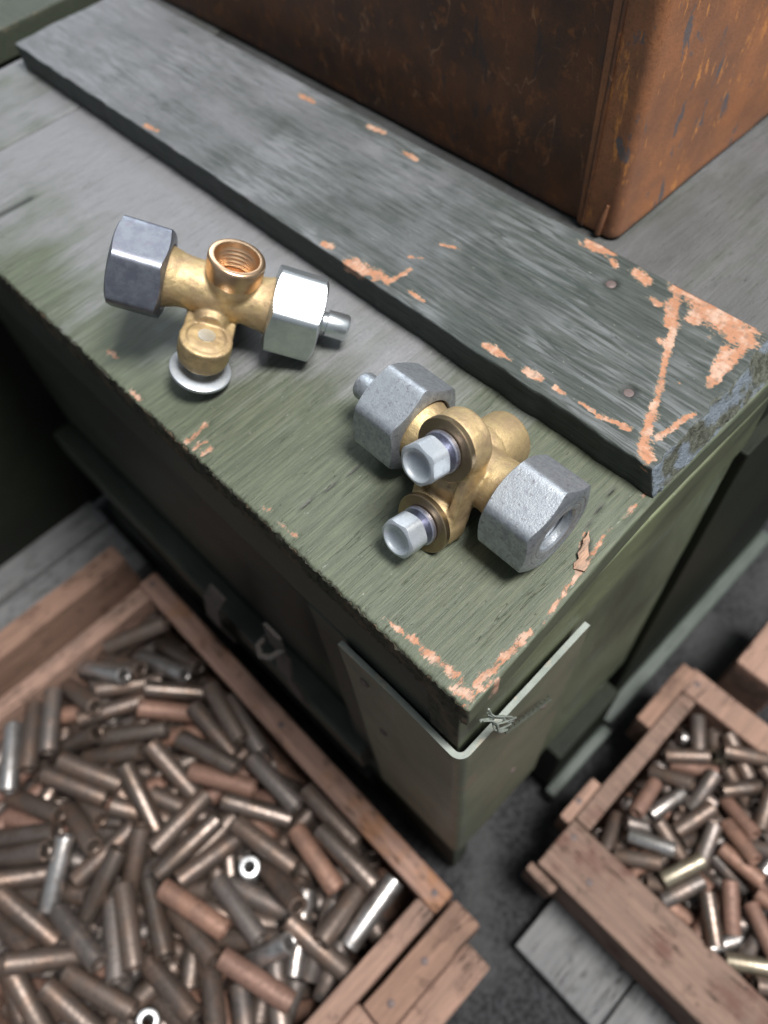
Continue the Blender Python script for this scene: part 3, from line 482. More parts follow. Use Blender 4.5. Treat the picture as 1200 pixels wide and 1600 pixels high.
def bat_dust_shade(V):
    x, y = V[:, 0], V[:, 1]
    d = np.interp(y, [0, 25, 45, 110, 200, 360], [-.75, -.65, -.3, .1, .4, .75])
    d = d - .25 * np.exp(-((x - 83) / 8) ** 2) * np.clip(1 - y / 200, 0, 1)
    return np.where(V[:, 2] > 11.7, d, -1.2)  # dust lies on top; dustless sides put the front's shade into the colour
def bat_grime(V):
    y3 = V * np.array([1, 1, 1]); g = np.zeros(len(V))
    for (nx, ny) in ((97.6, 25.4), (130.5, 56.7)):
        d = np.hypot(V[:, 0] - nx, V[:, 1] - ny); g = np.maximum(g, .75 * np.clip(2.2 - d / 1.6, 0, 1) * (V[:, 2] > 11))
    return g
bx = np.unique(np.concatenate([[79.5, 79.75, 80.1, 80.6, 81.3], np.arange(82.1, 142, .9), [142, 142.5, 142.8, 143.]]))
by = np.unique(np.concatenate([[1, 1.3, 1.7, 2.3], np.arange(3, 120, .9), np.arange(120, 355, 1.5), [355.4, 356.]]))
batten = board('batten', (79.5, 1, 0.05), (143, 356, 12.0), M_batten, crate, 1, r=.6, endmat=M_end, seed=3, disp=bat_disp,
      attrs={'bare': lambda V: segfield(V[:, :2], BAT_CHIPS) * (V[:, 2] > 9.0) - .02, 'dust': bat_dust_shade, 'grime': bat_grime},
      coords=[bx, by, np.array([.05, 2, 4, 6, 8, 9.8, 10.8, 11.4, 11.8, 12.0])])
batten['label'] = 'thick grey-green board across the lid with orange bare wood at its end'
def disc(name, c, r, h, mat, parent, seg=20, dome=.3):
    V = []; Fc = []
    prof = [(r, -h), (r, 0), (r * .85, dome * .7), (r * .4, dome)]
    for (q, z) in prof:
        for i in range(seg):
            a = 2 * math.pi * i / seg; V.append((c[0] + q * math.cos(a), c[1] + q * math.sin(a), c[2] + z))
    for k in range(len(prof) - 1):
        for i in range(seg): Fc.append((k * seg + i, k * seg + (i + 1) % seg, (k + 1) * seg + (i + 1) % seg, (k + 1) * seg + i))
    Fc.append(tuple((len(prof) - 1) * seg + i for i in range(seg)))
    return mesh_obj(name, V, Fc, mat, parent)
def splinter():
    n = 9; V = []; Fc = []
    for i in range(n):
        t = i / (n - 1); c = np.array([47.5 + 11 * t, 1.9 + 5.6 * t, .35 + .9 * math.sin(t * 3.0) + .5 * t]); hw = 1.5 * (1 - t) ** .7 + .15
        hw *= 1 + .35 * math.sin(i * 2.4); sd = np.array([-.45, .89, 0])
        for s_, z in ((-1, 0), (-.4, .7), (.5, .6), (1, 0), (0, -.9)): V.append(c + sd * hw * s_ + np.array([0, 0, z * (.6 + .3 * math.sin(i * 1.7))]))
    for i in range(n - 1):
        for k in range(5): Fc.append((i * 5 + k, i * 5 + (k + 1) % 5, (i + 1) * 5 + (k + 1) % 5, (i + 1) * 5 + k))
    Fc.append((0, 1, 2, 3, 4)); Fc.append(tuple((n - 1) * 5 + k for k in (4, 3, 2, 1, 0)))
    return mesh_obj('splinter', V, Fc, raw_wood('splinter_wood', 0, (.16, .13, .11), (.40, .24, .16), (.07, .065, .06), .8), crate, None, True, 60)
splinter()
disc('nail', (97.6, 25.4, 11.25), 2.0, 2, M_nail, batten); disc('nail', (130.5, 56.7, 11.25), 1.8, 2, M_nail, batten)
board('batten', (240, 2, .05), (300, 60, 8.5), M_batten, crate, 1, step=4, endmat=M_end, seed=8,
      attrs={'bare': lambda V: V[:, 0] * 0 - .75, 'dust': lambda V: np.where(V[:, 2] > 8.3, .4, -1.2), 'grime': lambda V: V[:, 0] * 0})  # dust on top only; the sides carry shade in their colour
def plain(d=0.0, b=-.75):
    return {'bare': lambda V: V[:, 0] * 0 + b, 'dust': lambda V: V[:, 0] * 0 + d, 'grime': lambda V: np.clip(fbm(V, (.02, .02, .03), 101, 4) * 2.2 - .85, 0, .75)}
# end board of the lid rim, then the upright boards of the body
SEAM = [(2, -22, 30, -15, 1.5)]
end_b = board('end_board', (-2.2, 0, -45), (150, 12, -13.1), M_green_x, crate, 0, step=3, endmat=M_end_dark, r=.8, seed=11, attrs=plain(0, -.72))
board('side_board', (-1.4, 12.1, -45), (11, 362, -13.1), M_green_y_shaded, crate, 1, step=4, seed=12, attrs=plain())
board('corner_post', (-1.8, 0.6, -335), (10, 70, -45.3), M_green_y_shaded, crate, 2, step=6, seed=13, attrs=plain())
board('corner_post', (10.1, 1.0, -262), (148, 12, -45.3), M_green_z, crate, 2, step=6, seed=14, attrs=plain(.15))
board('side_panel', (5, 70.1, -335), (14, 362, -45.3), M_green_y_shaded, crate, 1, step=10, seed=15, attrs=plain())
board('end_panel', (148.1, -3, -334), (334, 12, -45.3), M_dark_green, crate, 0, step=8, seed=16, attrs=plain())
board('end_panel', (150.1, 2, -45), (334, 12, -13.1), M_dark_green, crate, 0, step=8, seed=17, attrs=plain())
board('skid', (136, -13, -344), (334, -3.2, -331), M_ledge, crate, 0, step=4, r=2.0, seed=18, attrs={'bare': lambda V: np.clip(1 - np.hypot(V[:, 0] - 226, V[:, 1] + 12) / 6, 0, 1) * 1.6 - .8, 'dust': lambda V: V[:, 0] * 0 + .1, 'grime': lambda V: V[:, 0] * 0})
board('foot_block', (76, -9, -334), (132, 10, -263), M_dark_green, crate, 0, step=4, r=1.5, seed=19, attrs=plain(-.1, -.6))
board('skid', (72, -17, -344), (132, -9.2, -326), M_ledge, crate, 0, step=4, r=2.0, seed=25, attrs=plain(.1, -.5))
board('side_rail', (-9, 60, -232), (4.9, 362, -205), M_green_y_shaded, crate, 1, step=5, r=1.5, seed=20, attrs=plain(.3))
board('side_rail', (-6, 70, -335), (4.9, 362, -300), M_green_y_shaded, crate, 1, step=8, r=1.5, seed=21, attrs=plain(.1))
board('back_panel', (14.1, 350, -335), (334, 362, -13.2), M_green_y_shaded, crate, 0, step=20, seed=22, attrs=plain())
board('side_panel', (322, 18.1, -335), (334, 349.9, -13.2), M_green_y_shaded, crate, 1, step=20, seed=23, attrs=plain())
board('base_board', (12.2, 18.2, -340), (321.8, 349.8, -335.1), M_green_y_shaded, crate, 1, step=25, seed=24, attrs=plain())
# pressed steel corner strap wrapped round the post
def strap():
    t = 2.0; R = 4.0
    ox, oy = -4.9, -3.6
    path = []
    for q in np.linspace(54, 4.5, 12): path.append((ox, q + oy + 3.6 - 3.6, -1, 0))
    for a in np.linspace(math.pi, 1.5 * math.pi, 9): path.append((ox + R + R * math.cos(a), oy + R + R * math.sin(a), math.cos(a), math.sin(a)))
    for q in np.linspace(4.0, 56, 12): path.append((q, oy, 0, -1))
    path = np.array(path)
    n = len(path)
    zs = np.concatenate([np.linspace(-43.5, -44.6, 3), np.linspace(-50, -236, 30)])
    V = []; 
    for side in (0, 1):
        for z in zs:
            for i in range(n):
                w = (fbm(np.array([[path[i, 0], path[i, 1], z]]), (.04, .04, .04), 88, 2)[0] - .5) * .8
                k = -side * t + w
                zz = z + (0 if z < -46 else (fbm(np.array([[path[i, 0], path[i, 1], 0]]), (.15, .15, .15), 91, 2)[0] - .5) * .9)
                if side == 1 and z > -44: zz -= .1
                V.append((path[i, 0] + path[i, 2] * k, path[i, 1] + path[i, 3] * k, zz))
    m_ = len(zs); Fc = []; fm = []
    for s in (0, 1):
        b = s * m_ * n
        for k in range(m_ - 1):
            for i in range(n - 1):
                f = (b + k * n + i, b + (k + 1) * n + i, b + (k + 1) * n + i + 1, b + k * n + i + 1)
                Fc.append(f if s == 0 else f[::-1]); fm.append(1 if k == 0 else 0)
    def rim(a, c, flip, mi):
        f = (a[0], a[1], c[1], c[0]); Fc.append(f[::-1] if flip else f); fm.append(mi)
    N2 = m_ * n
    for i in range(n - 1):
        rim((i, i + 1), (N2 + i, N2 + i + 1), False, 1); rim(((m_ - 1) * n + i, (m_ - 1) * n + i + 1), (N2 + (m_ - 1) * n + i, N2 + (m_ - 1) * n + i + 1), True, 1)
    for k in range(m_ - 1):
        rim((k * n, (k + 1) * n), (N2 + k * n, N2 + (k + 1) * n), True, 1); rim((k * n + n - 1, (k + 1) * n + n - 1), (N2 + k * n + n - 1, N2 + (k + 1) * n + n - 1), False, 1)
    return mesh_obj('corner_strap', V, Fc, [M_strap, M_strap_edge], crate, fm, True, 40)
sp = strap(); sp['label'] = 'bent green steel strap with a worn bright rim round the corner'
def rivet(c, ax, r):
    V = []; Fc = []; seg = 12
    for (q, h) in ((r, 0), (r * .8, .5), (r * .35, .8)):
        for i in range(seg):
            a = 2 * math.pi * i / seg
            if ax == 0: V.append((c[0] - h, c[1] + q * math.cos(a), c[2] + q * math.sin(a)))
            else: V.append((c[0] + q * math.cos(a), c[1] - h, c[2] + q * math.sin(a)))
    for k in range(2):
        for i in range(seg): Fc.append((k * seg + i, k * seg + (i + 1) % seg, (k + 1) * seg + (i + 1) % seg, (k + 1) * seg + i))
    Fc.append(tuple(2 * seg + i for i in range(seg)))
    return mesh_obj('rivet', V, Fc, M_nail, sp)
rivet((-5.0, 40, -60), 0, 2.2); rivet((-5.0, 36, -110), 0, 2.2); rivet((40, -3.7, -90), 1, 2.0); rivet((30, -3.7, -160), 1, 2.0)
def tube_path(name, pts, rad, mat, parent, seg=8, closed=True):
    pts = np.array(pts, float); n = len(pts); V = []; Fc = []
    if not np.ndim(rad): rad = [rad] * n
    for i in range(n):
        t = pts[min(i + 1, n - 1)] - pts[max(i - 1, 0)]; t /= np.linalg.norm(t) + 1e-9
        a = np.cross(t, [0.3, .2, .93]); a /= np.linalg.norm(a) + 1e-9; b = np.cross(t, a)
        for k in range(seg):
            th = 2 * math.pi * k / seg; V.append(pts[i] + rad[i] * (math.cos(th) * a + math.sin(th) * b))
    for i in range(n - 1):
        for k in range(seg): Fc.append((i * seg + k, i * seg + (k + 1) % seg, (i + 1) * seg + (k + 1) % seg, (i + 1) * seg + k))
    Fc.append(tuple(reversed(range(seg)))); Fc.append(tuple((n - 1) * seg + k for k in range(seg)))
    return mesh_obj(name, V, Fc, mat, parent, None, True, 60)
# scrap of sealing wire caught between lid and strap
M_wire = metal('pale_wire', (.24, .27, .24), (.16, .18, .155), .55, .2, None, .5, .1, .1)
M_wire_d = metal('dark_wire', (.06, .065, .05), (.04, .045, .035), .6, .3, None, .5, .1, .1)
wire = thing('seal_wire', (10, -5, -30), 'frayed twist of pale wire caught at the rim of the corner strap', 'wire')
rr = np.random.default_rng(3)
for k in range(7):
    p0 = np.array([4 + rr.uniform(-1.5, 3), -3.0 - rr.uniform(0, 1.4), -14 - rr.uniform(0, 8)])
    p2 = np.array([12 + rr.uniform(-2, 4), -6.0 - rr.uniform(0, .8), -42 + rr.uniform(-3, 3)])
    pts = []
    for t in np.linspace(0, 1, 9):
        pts.append(p0 * (1 - t) + p2 * t + np.array([math.sin(t * 7 + k) * 1.3, -math.sin(t * 3) * 1.2, math.cos(t * 9 + k) * 1.0]))
    tube_path('strand', pts, .32, M_wire, wire, 5)
for k in range(2):
    pts = []
    for t in np.linspace(0, 1, 50):
        th = t * 30 + k * math.pi
        pts.append(np.array([12 + t * 24, -6.6, -44 - t * 22]) + .8 * np.array([0.5 * math.cos(th), math.sin(th) * .6, math.cos(th)]))
    tube_path('strand', pts, .45, M_wire_d, wire, 5)
# hasp hardware hanging on the shaded long side
def plate(name, pts, half, t, mat, parent):
    V = []; Fc = []
    for (x, y, z) in pts:
        for dx, dy in ((0, -half), (0, half), (-t, half), (-t, -half)): V.append((x + dx, y + dy, z))
    for i in range(len(pts) - 1):
        for k in range(4): Fc.append((i * 4 + k, i * 4 + (k + 1) % 4, i * 4 + 4 + (k + 1) % 4, i * 4 + 4 + k))
    Fc.append((3, 2, 1, 0)); e = 4 * (len(pts) - 1); Fc.append((e, e + 1, e + 2, e + 3))
    return mesh_obj(name, V, Fc, mat, parent, None, True, 30)
hp = plate('hasp', [(-10, 92, -92), (-11, 93, -110), (-9, 96, -125), (-12, 98, -150), (-10, 100, -175), (-10, 102, -200)], 5, 1.6, M_old_iron, crate)
tube_path('hasp_loop', [(-11, 88, -104), (-17, 90, -106), (-19, 95, -110), (-17, 101, -113), (-11, 102, -114)], 1.5, M_old_iron, hp)
plate('hasp', [(-10, 146, -135), (-14, 152, -150), (-16, 162, -185), (-13, 170, -215), (-12, 172, -230)], 6, 1.6, M_old_iron, crate)

# a second crate behind, only its near edge in view
c2 = thing('wooden_crate', (60, 480, FLOOR), 'green wooden crate behind the lid at the far upper left, chipped along its edge', 'crate')
board('lid_plank', (-160, 399, -14), (330, 560, 1), M_green_y_shaded, c2, 0, step=5, r=1.2, seed=31, attrs={'bare': lambda V: np.clip(1.2 - (V[:, 1] - 399) / 3 - np.abs(V[:, 2]) / 8, 0, 1) * .75 - .42, 'dust': lambda V: V[:, 0] * 0 - .2, 'grime': lambda V: V[:, 0] * 0})
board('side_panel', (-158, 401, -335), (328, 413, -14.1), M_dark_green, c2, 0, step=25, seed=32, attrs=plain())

# ------------------------------------------------------------------ rusty steel box
bxr = thing('rusty_steel_box', (226, 220, 0), 'large rusty brown sheet steel box standing on the crate lid behind the batten', 'box')
def rusty():
    x0, x1, y0, y1, z0, z1, R = 158.0, 300.0, 74.0, 372.0, 1.2, 92.0, 4.0
    path = []
    for y in np.linspace(y1, y0 + R + 14.2, 60): path.append((x0 + 1.6, y, -1, 0))
    path += [(x0 + 1.2, y0 + R + 13.6, -1, -.2), (x0 + .3, y0 + R + 12.8, -1, -.2)]
    for y in np.linspace(y0 + R + 12.2, y0 + R, 12): path.append((x0, y, -1, 0))
    nf = len(path)
    for a in np.linspace(math.pi, 1.5 * math.pi, 10)[1:-1]: path.append((x0 + R + R * math.cos(a), y0 + R + R * math.sin(a), math.cos(a), math.sin(a)))
    nc = len(path)
    for x in np.linspace(x0 + R, x1, 50): path.append((x, y0, 0, -1))
    path += [(x1, y1, 1, 1)]
    path = np.array(path); n = len(path)
    zs = np.concatenate([[z0 + 3.0, z0 + 1.2, z0 + .3, z0, z0 + .4, z0 + 1.4, z0 + 2.6, z0 + 4.0], np.linspace(z0 + 6, z1, 34)])
    ins = np.concatenate([[2.8, 2.3, 1.3, .6, .15, 0, -.1, 0], np.zeros(34)])
    V = []; Fc = []; fm = []
    for z, s in zip(zs, ins):
        P = np.stack([path[:, 0] - path[:, 2] * s, path[:, 1] - path[:, 3] * s, np.full(n, z)], 1)
        k = (fbm(P, (.02, .02, .02), 97, 3) - .5) * 1.6
        P[:, 0] += path[:, 2] * k; P[:, 1] += path[:, 3] * k
        V += P.tolist()
    for k in range(len(zs) - 1):
        for i in range(n):
            j = (i + 1) % n
            Fc.append((k * n + i, (k + 1) * n + i, (k + 1) * n + j, k * n + j)[::-1]); fm.append(1 if (i >= nf - 13 and i < n - 2) else 0)
    Fc.append(tuple(range(n))); fm.append(0)
    o = mesh_obj('shell', V, Fc, [M_rust_shaded, M_rust_bright_lit], bxr, fm, True, 40)
    return o
sh = rusty()
# folded tab of the corner seam
plateV = []
pts = [(157.6, 81, 1.8), (157.3, 80.6, 6), (157.5, 79.8, 10), (157.9, 79.2, 14)]
tube_path('corner_tab', pts, [1.1, 1.3, 1.0, .5], M_rust_bright_lit, bxr, 8)
tube_path('corner_seam', [(157.9, 88.3 - .02 * z, z) for z in np.linspace(2, 90, 24)], .8, M_rust_shaded, bxr, 8)

# ------------------------------------------------------------------ loose grey boards and plank on the floor
def gboard(lo, hi, label, seed):
    o = board('grey_board', lo, hi, M_grey_x, None, 0, step=6, r=1.5, rough=.8, seed=seed); tag(o, label, 'board', 'grey boards on the ground')
gboard((-7, -111, FLOOR + .5), (200, -53, FLOOR + 16), 'grey weathered board under the small tray, nearest the green crate', 41)
gboard((-9, -172, FLOOR + .5), (200, -112.5, FLOOR + 15), 'grey weathered board under the small tray at the bottom edge of the picture', 42)
gboard((-190, 318, FLOOR + .5), (-12, 372, FLOOR + 14), 'grey blurred board on the ground behind the brown plank', 43)
gboard((-190, 375, FLOOR + .5), (-12, 440, FLOOR + 15), 'grey blurred board further back along the shaded crate side', 44)
gboard((-150, 446, FLOOR + .5), (-16, 500, FLOOR + 46), 'grey blurred beam at the left picture edge beyond the other grey boards', 47)
o = board('brown_plank', (-240, 284, FLOOR + .5), (-26, 301, -261), M_raw_dark, None, 0, step=6, r=1.5, rough=.8, seed=45); tag(o, 'brown plank standing on edge behind the large tube tray', 'plank')
o = board('raw_block', (194, -75, FLOOR + .5), (260, -46, -262), M_raw_x, None, 0, step=6, r=1.5, rough=.8, seed=46); tag(o, 'pinkish raw wood block at the right edge behind the small tray', 'block')

# ------------------------------------------------------------------ trays
t1 = thing('wooden_tray', (-125, 120, FLOOR), 'large raw wood tray full of steel tubes beside the shaded crate side', 'tray')
board('side_wall', (-31, -13, -332), (-17, 261, -260), M_raw_y, t1, 1, step=5, r=1.6, rough=.9, seed=51)
board('end_wall', (-240, 247.5, -332), (-31.2, 260, -261), M_raw_x, t1, 0, step=5, r=1.6, rough=.9, seed=52)
board('end_wall', (-240, -12.5, -332), (-31.2, -1, -260.5), M_raw_x, t1, 0, step=5, r=1.6, rough=.9, seed=53)
board('side_wall', (-254, -13, -332), (-240.2, 261, -260), M_raw_y, t1, 1, step=6, r=1.6, rough=.9, seed=54)
board('tray_floor', (-254, -13, -340), (-17, 261, -332.2), M_raw_dark, t1, 0, step=14, r=1, seed=55)
board('cleat', (-86, -33, -300), (-18, -15.5, -262), M_raw_dark, t1, 0, step=4, r=1.6, rough=1.0, seed=56)
board('cleat', (-240, -30, -300), (-87, -12.7, -266), M_raw_x, t1, 0, step=4, r=1.6, rough=1.0, seed=57)
board('cleat', (-240, -50, -338), (-27, -33.2, -296), M_raw_x, t1, 0, step=4, r=1.6, rough=1.0, seed=58)
t2 = thing('wooden_tray', (115, -130, FLOOR), 'small raw wood tray of short tubes at the lower right corner', 'tray')
Z2 = FLOOR + 16.5
board('side_wall', (61, -44, Z2), (163, -34, -276), M_raw_ry, t2, 0, step=4, r=1.4, rough=.9, seed=61)
board('end_wall', (163.2, -240, Z2), (180, -31, -275), M_raw_x, t2, 1, step=4, r=1.4, rough=.9, seed=62)
board('end_wall', (28, -240, Z2), (60, -34, -276), M_raw_ry, t2, 1, step=4, r=1.6, rough=1.0, seed=63)
board('side_wall', (61, -240, Z2), (163, -228, -276), M_raw_ry, t2, 0, step=6, r=1.4, seed=64)
board('tray_floor', (60.2, -228, Z2), (163, -44.2, Z2 + 5), M_raw_dark, t2, 0, step=14, r=1, seed=65)
board('cleat', (56, -33.8, -310), (86, -27, -279), M_raw_x, t2, 0, step=4, r=1.4, rough=1.0, seed=66)
board('cleat', (130, -33.8, -310), (178, -24, -274), M_raw_dark, t2, 0, step=4, r=1.4, rough=1.0, seed=67)
board('cleat', (22, -50, -318), (27.8, -31, -284), M_raw_ry, t2, 2, step=4, r=1.4, rough=1.0, seed=68)

for tr, pts in ((t1, [(-24, -6, -260), (-24, 254, -260), (-50, -24, -262), (-75, -25, -262), (-24, 120, -260)]), (t2, [(52, -40, -276), (40, -60, -276), (172, -38, -275), (70, -30, -279)])):
    for p in pts: disc('nail', p, 2.0, 2, M_nail, tr, 12)
# ------------------------------------------------------------------ tubes
def tube_mesh(name, L, ro, ri, mat, seg=20):
    prof = [(ri, L / 2 - 7), (ri, L / 2 - .5), (ri + .5, L / 2), (ro - .5, L / 2), (ro - .12, L / 2 - .2), (ro, L / 2 - .7), (ro, 0), (ro, -L / 2 + .7), (ro - .12, -L / 2 + .2), (ro - .5, -L / 2), (ri + .5, -L / 2), (ri, -L / 2 + .5), (ri, -L / 2 + 7)]
    V = []; Fc = []
    for q, z in prof:
        for i in range(seg): a = 2 * math.pi * i / seg; V.append((q * math.cos(a), q * math.sin(a), z))
    for k in range(len(prof)):
        k2 = (k + 1) % len(prof)
        for i in range(seg):
            j = (i + 1) % seg; Fc.append((k * seg + i, k2 * seg + i, k2 * seg + j, k * seg + j)[::-1])
    return V, Fc
NAMES = {'n': 'dull brown steel tube', 'd': 'dark oxidised steel tube', 'b': 'sheeny brown steel tube', 'r': 'reddish rusted steel tube', 's': 'shiny bare steel tube', 'o': 'orange rusted steel tube', 'w': 'pale steel tube on end', 'y': 'yellowed pale steel tube'}
def spot(p):
    if p[0] < 0:
        if p[1] > 196: return 'near its far end wall'
        if p[0] > -66: return 'along the wall beside the crate'
        if p[1] < 40: return 'near its near end wall'
        if p[0] < -140: return 'at the left picture edge'
        return 'in the middle of the heap'
    if p[1] > -66: return 'along the wall beside the crate'
    if p[0] < 86: return 'along its near end wall'
    return 'in the middle of the heap'
def heap(data, nthings, L, ro, ri, where, grp):
    rows = [g.split(',') for g in data.split(';')]
    Vt, Ft = tube_mesh('t', L, ro, ri, None)
    meshes = {}
    SV = []; SF = []
    for i, g in enumerate(rows):
        p = np.array([int(q) for q in g[1:4]]) / 10.0; d = Vector([int(q) for q in g[4:7]]).normalized(); k = g[0]
        rot = Vector((0, 0, 1)).rotation_difference(d)
        if i < nthings:
            if k not in meshes:
                o0 = mesh_obj('steel_tube', Vt, Ft, TM[k], None, None, True, 40); meshes[k] = o0.data; bpy.data.objects.remove(o0)
            o = bpy.data.objects.new('steel_tube', meshes[k]); COL.objects.link(o)
            o.location = Vector(p * MM); o.rotation_mode = 'QUATERNION'; o.rotation_quaternion = rot
            s = 1 + random.uniform(-.03, .05); o.scale = (1, 1, s)
            tag(o, NAMES[k] + ' in the ' + where + ', ' + spot(p), 'tube', grp)
        else:
            Mr = np.array(rot.to_matrix()); b = len(SV)
            SV += (np.array(Vt) @ Mr.T + p).tolist(); SF += [tuple(q + b for q in f) for f in Ft]
    o = mesh_obj('tube_heap', SV, SF, TM['d'], None, None, True, 40)
    tag(o, 'mass of half hidden dark steel tubes at the bottom of the ' + where, 'tubes', None, 'stuff')
heap(HEAP_L, 195, 41.0, 5.7, 3.2, 'large tray', 'steel tubes heaped in the large tray')
heap(HEAP_R, 95, 25.0, 4.3, 2.3, 'small tray', 'short steel tubes heaped in the small tray')

# ------------------------------------------------------------------ tee valves
def frame(u, v):
    u = np.array(u, float); u /= np.linalg.norm(u); v = np.array(v, float); v = v - u * (u @ v); v /= np.linalg.norm(v)
    return np.stack([u, v, np.cross(u, v)], 1)
def revolve(prof, seg=48, closed=False, cap0=True, cap1=True, hexr=None, rot=0.0, per=10):
    """profile of (r, t); r == 'hex' follows a hexagon; returns local verts with t along +Z"""
    if hexr:
        ap, rc, tan = hexr
        th = []
        for s in range(6):
            for q in np.linspace(-30, 30, per + 1)[:-1]: th.append(s * 60 + q)
        th = np.radians(np.array(th))
        loc = (np.degrees(th) + 30) % 60 - 30
        rh = np.minimum(ap / np.cos(np.radians(loc)), rc)
    else:
        th = np.linspace(0, 2 * math.pi, seg, endpoint=False); rh = None
    n = len(th); V = []; Fc = []
    for (r, t) in prof:
        if r == 'hex+': rad = rh; tt = t - (rh - ap * .93) * tan
        elif r == 'hex-': rad = rh; tt = t + (rh - ap * .93) * tan
        else: rad = np.full(n, r); tt = np.full(n, t)
        V.append(np.stack([rad * np.cos(th + rot), rad * np.sin(th + rot), tt], 1))
    V = np.concatenate(V)
    m_ = len(prof)
    for k in range(m_ - 1 + (1 if closed else 0)):
        k2 = (k + 1) % m_
        for i in range(n):
            j = (i + 1) % n; Fc.append((k * n + i, k * n + j, k2 * n + j, k2 * n + i))
    if not closed:
        if cap0: Fc.append(tuple(reversed(range(n))))
        if cap1: Fc.append(tuple((m_ - 1) * n + i for i in range(n)))
    return V, Fc
class Valve:
    def __init__(s, c, u, v, label):
        s.c = np.array(c, float); s.F = frame(u, v)
        s.root = thing('tee_valve', (c[0], c[1], 0), label, 'valve', 'brass tee valves on the crate lid')
    def w(s, L): return np.asarray(L, float) @ s.F.T + s.c
    def axis_frame(s, ax, ref=None):
        """columns X,Y,Z in local uvw with Z along ax"""
        ax = np.array(ax, float); ax /= np.linalg.norm(ax)
        r = np.array(ref if ref is not None else ([0, 0, 1] if abs(ax[2]) < .9 else [1, 0, 0]), float)
        x = r - ax * (ax @ r); x /= np.linalg.norm(x); return np.stack([x, np.cross(ax, x), ax], 1)
    def rev(s, name, prof, org, ax, mat, parent=None, ref=None, sharp=30, **k):
        V, Fc = revolve(prof, **k)
        A = s.axis_frame(ax, ref)
        return mesh_obj(name, s.w(V @ A.T + np.array(org, float)), Fc, mat, parent or s.root, None, True, sharp)
def cast_body(vv, lugoff, bossoff):
    bm_parts = []
    def cyl(prof, org, ax):
        V, Fc = revolve(prof, 40); A = vv.axis_frame(ax); bm_parts.append((V @ A.T + np.array(org, float), Fc))
    def bxp(lo, hi):
        V, Q, A = lattice(*[np.array([lo[i], hi[i]], float) for i in range(3)]); bm_parts.append((V, [tuple(q) for q in Q]))
    cyl([(9.6, -21), (9.6, -17), (8.4, -13), (8.0, -8), (8.3, 0), (8.0, 8), (8.4, 13), (9.6, 17), (9.6, 21)], (0, 0, 0), (1, 0, 0))
    cyl([(8.3, 0), (8.6, 6), (8.6, 8.2)], (bossoff, 0, 0), (0, 1, 0))
    cyl([(4.6, -LUGB + 5.5), (6.4, -5), (7.6, 0), (6.4, 5), (4.6, LUGB - 5.5)], (lugoff, -6.4, 0), (0, 0, 1))
    bxp((lugoff - 6.5, -9.6, -LUGB + 3), (lugoff + 6.5, -5.8, LUGB - 3))
    for q0, q1 in ((-7.8, -4.9), (4.9, 7.8)): bxp((lugoff + q0, -13.6, -LUGB), (lugoff + q1, -5.8, LUGB))
    for sg in (-1, 1):
        cyl([(7.8, -8.6), (8.2, -6), (8.3, 0), (8.1, .3)] if LUGB > 15 else [(8.5, -8.6), (8.8, -6), (8.9, -2.2), (8.6, -1.7)], (lugoff, -5.8, sg * LUGB), (0, 1, 0))
        cyl([(6.0, 0), (5.8, .6), (4.4, .8)], (lugoff, -5.6 if LUGB > 15 else -7.4, sg * LUGB), (0, 1, 0))
    V = []; Fc = []
    for a, f in bm_parts:
        b = len(V); V += a.tolist(); Fc += [tuple(q + b for q in g) for g in f]
    me = bpy.data.meshes.new('tmp'); me.from_pydata((np.array(V) * MM).tolist(), [], Fc)
    o = bpy.data.objects.new('tmp', me); COL.objects.link(o)
    md = o.modifiers.new('r', 'REMESH'); md.mode = 'VOXEL'; md.voxel_size = .42 * MM
    sm = o.modifiers.new('s', 'SMOOTH'); sm.factor = .5; sm.iterations = 7
    cv, cf = revolve([(6.9, -2.5), (6.9, 30)], 40); A_ = vv.axis_frame((0, 1, 0))
    cme = bpy.data.meshes.new('cut'); cme.from_pydata(((cv @ A_.T + np.array([bossoff, 0, 0])) * MM).tolist(), [], cf)
    co_ = bpy.data.objects.new('cut', cme); COL.objects.link(co_)
    bo_ = o.modifiers.new('b', 'BOOLEAN'); bo_.operation = 'DIFFERENCE'; bo_.solver = 'EXACT'; bo_.object = co_
    dg = bpy.context.evaluated_depsgraph_get(); ev = o.evaluated_get(dg); m2 = ev.to_mesh()
    n = len(m2.vertices); co = np.zeros(n * 3); m2.vertices.foreach_get('co', co); co = co.reshape(-1, 3) / MM
    no = np.zeros(n * 3); m2.vertices.foreach_get('normal', no); no = no.reshape(-1, 3)
    Fc = [tuple(p.vertices) for p in m2.polygons]
    ev.to_mesh_clear(); bpy.data.objects.remove(o); bpy.data.meshes.remove(me); bpy.data.objects.remove(co_); bpy.data.meshes.remove(cme)
    co = co + no * ((fbm(co, (.35, .35, .35), 5, 3) - .5) * .45)[:, None]
    if all(len(f) == 4 for f in Fc): Fc = np.array(Fc)
    return mesh_obj('body', vv.w(co), Fc, M_brass, vv.root, None, True, 60)
LUGB = 13.3
def threads(r, t0, t1, pitch=1.3, d=.45):
    out = []; t = t0
    while t < t1: out += [(r, t), (r + d, t + pitch * .5)]; t += pitch
    return out
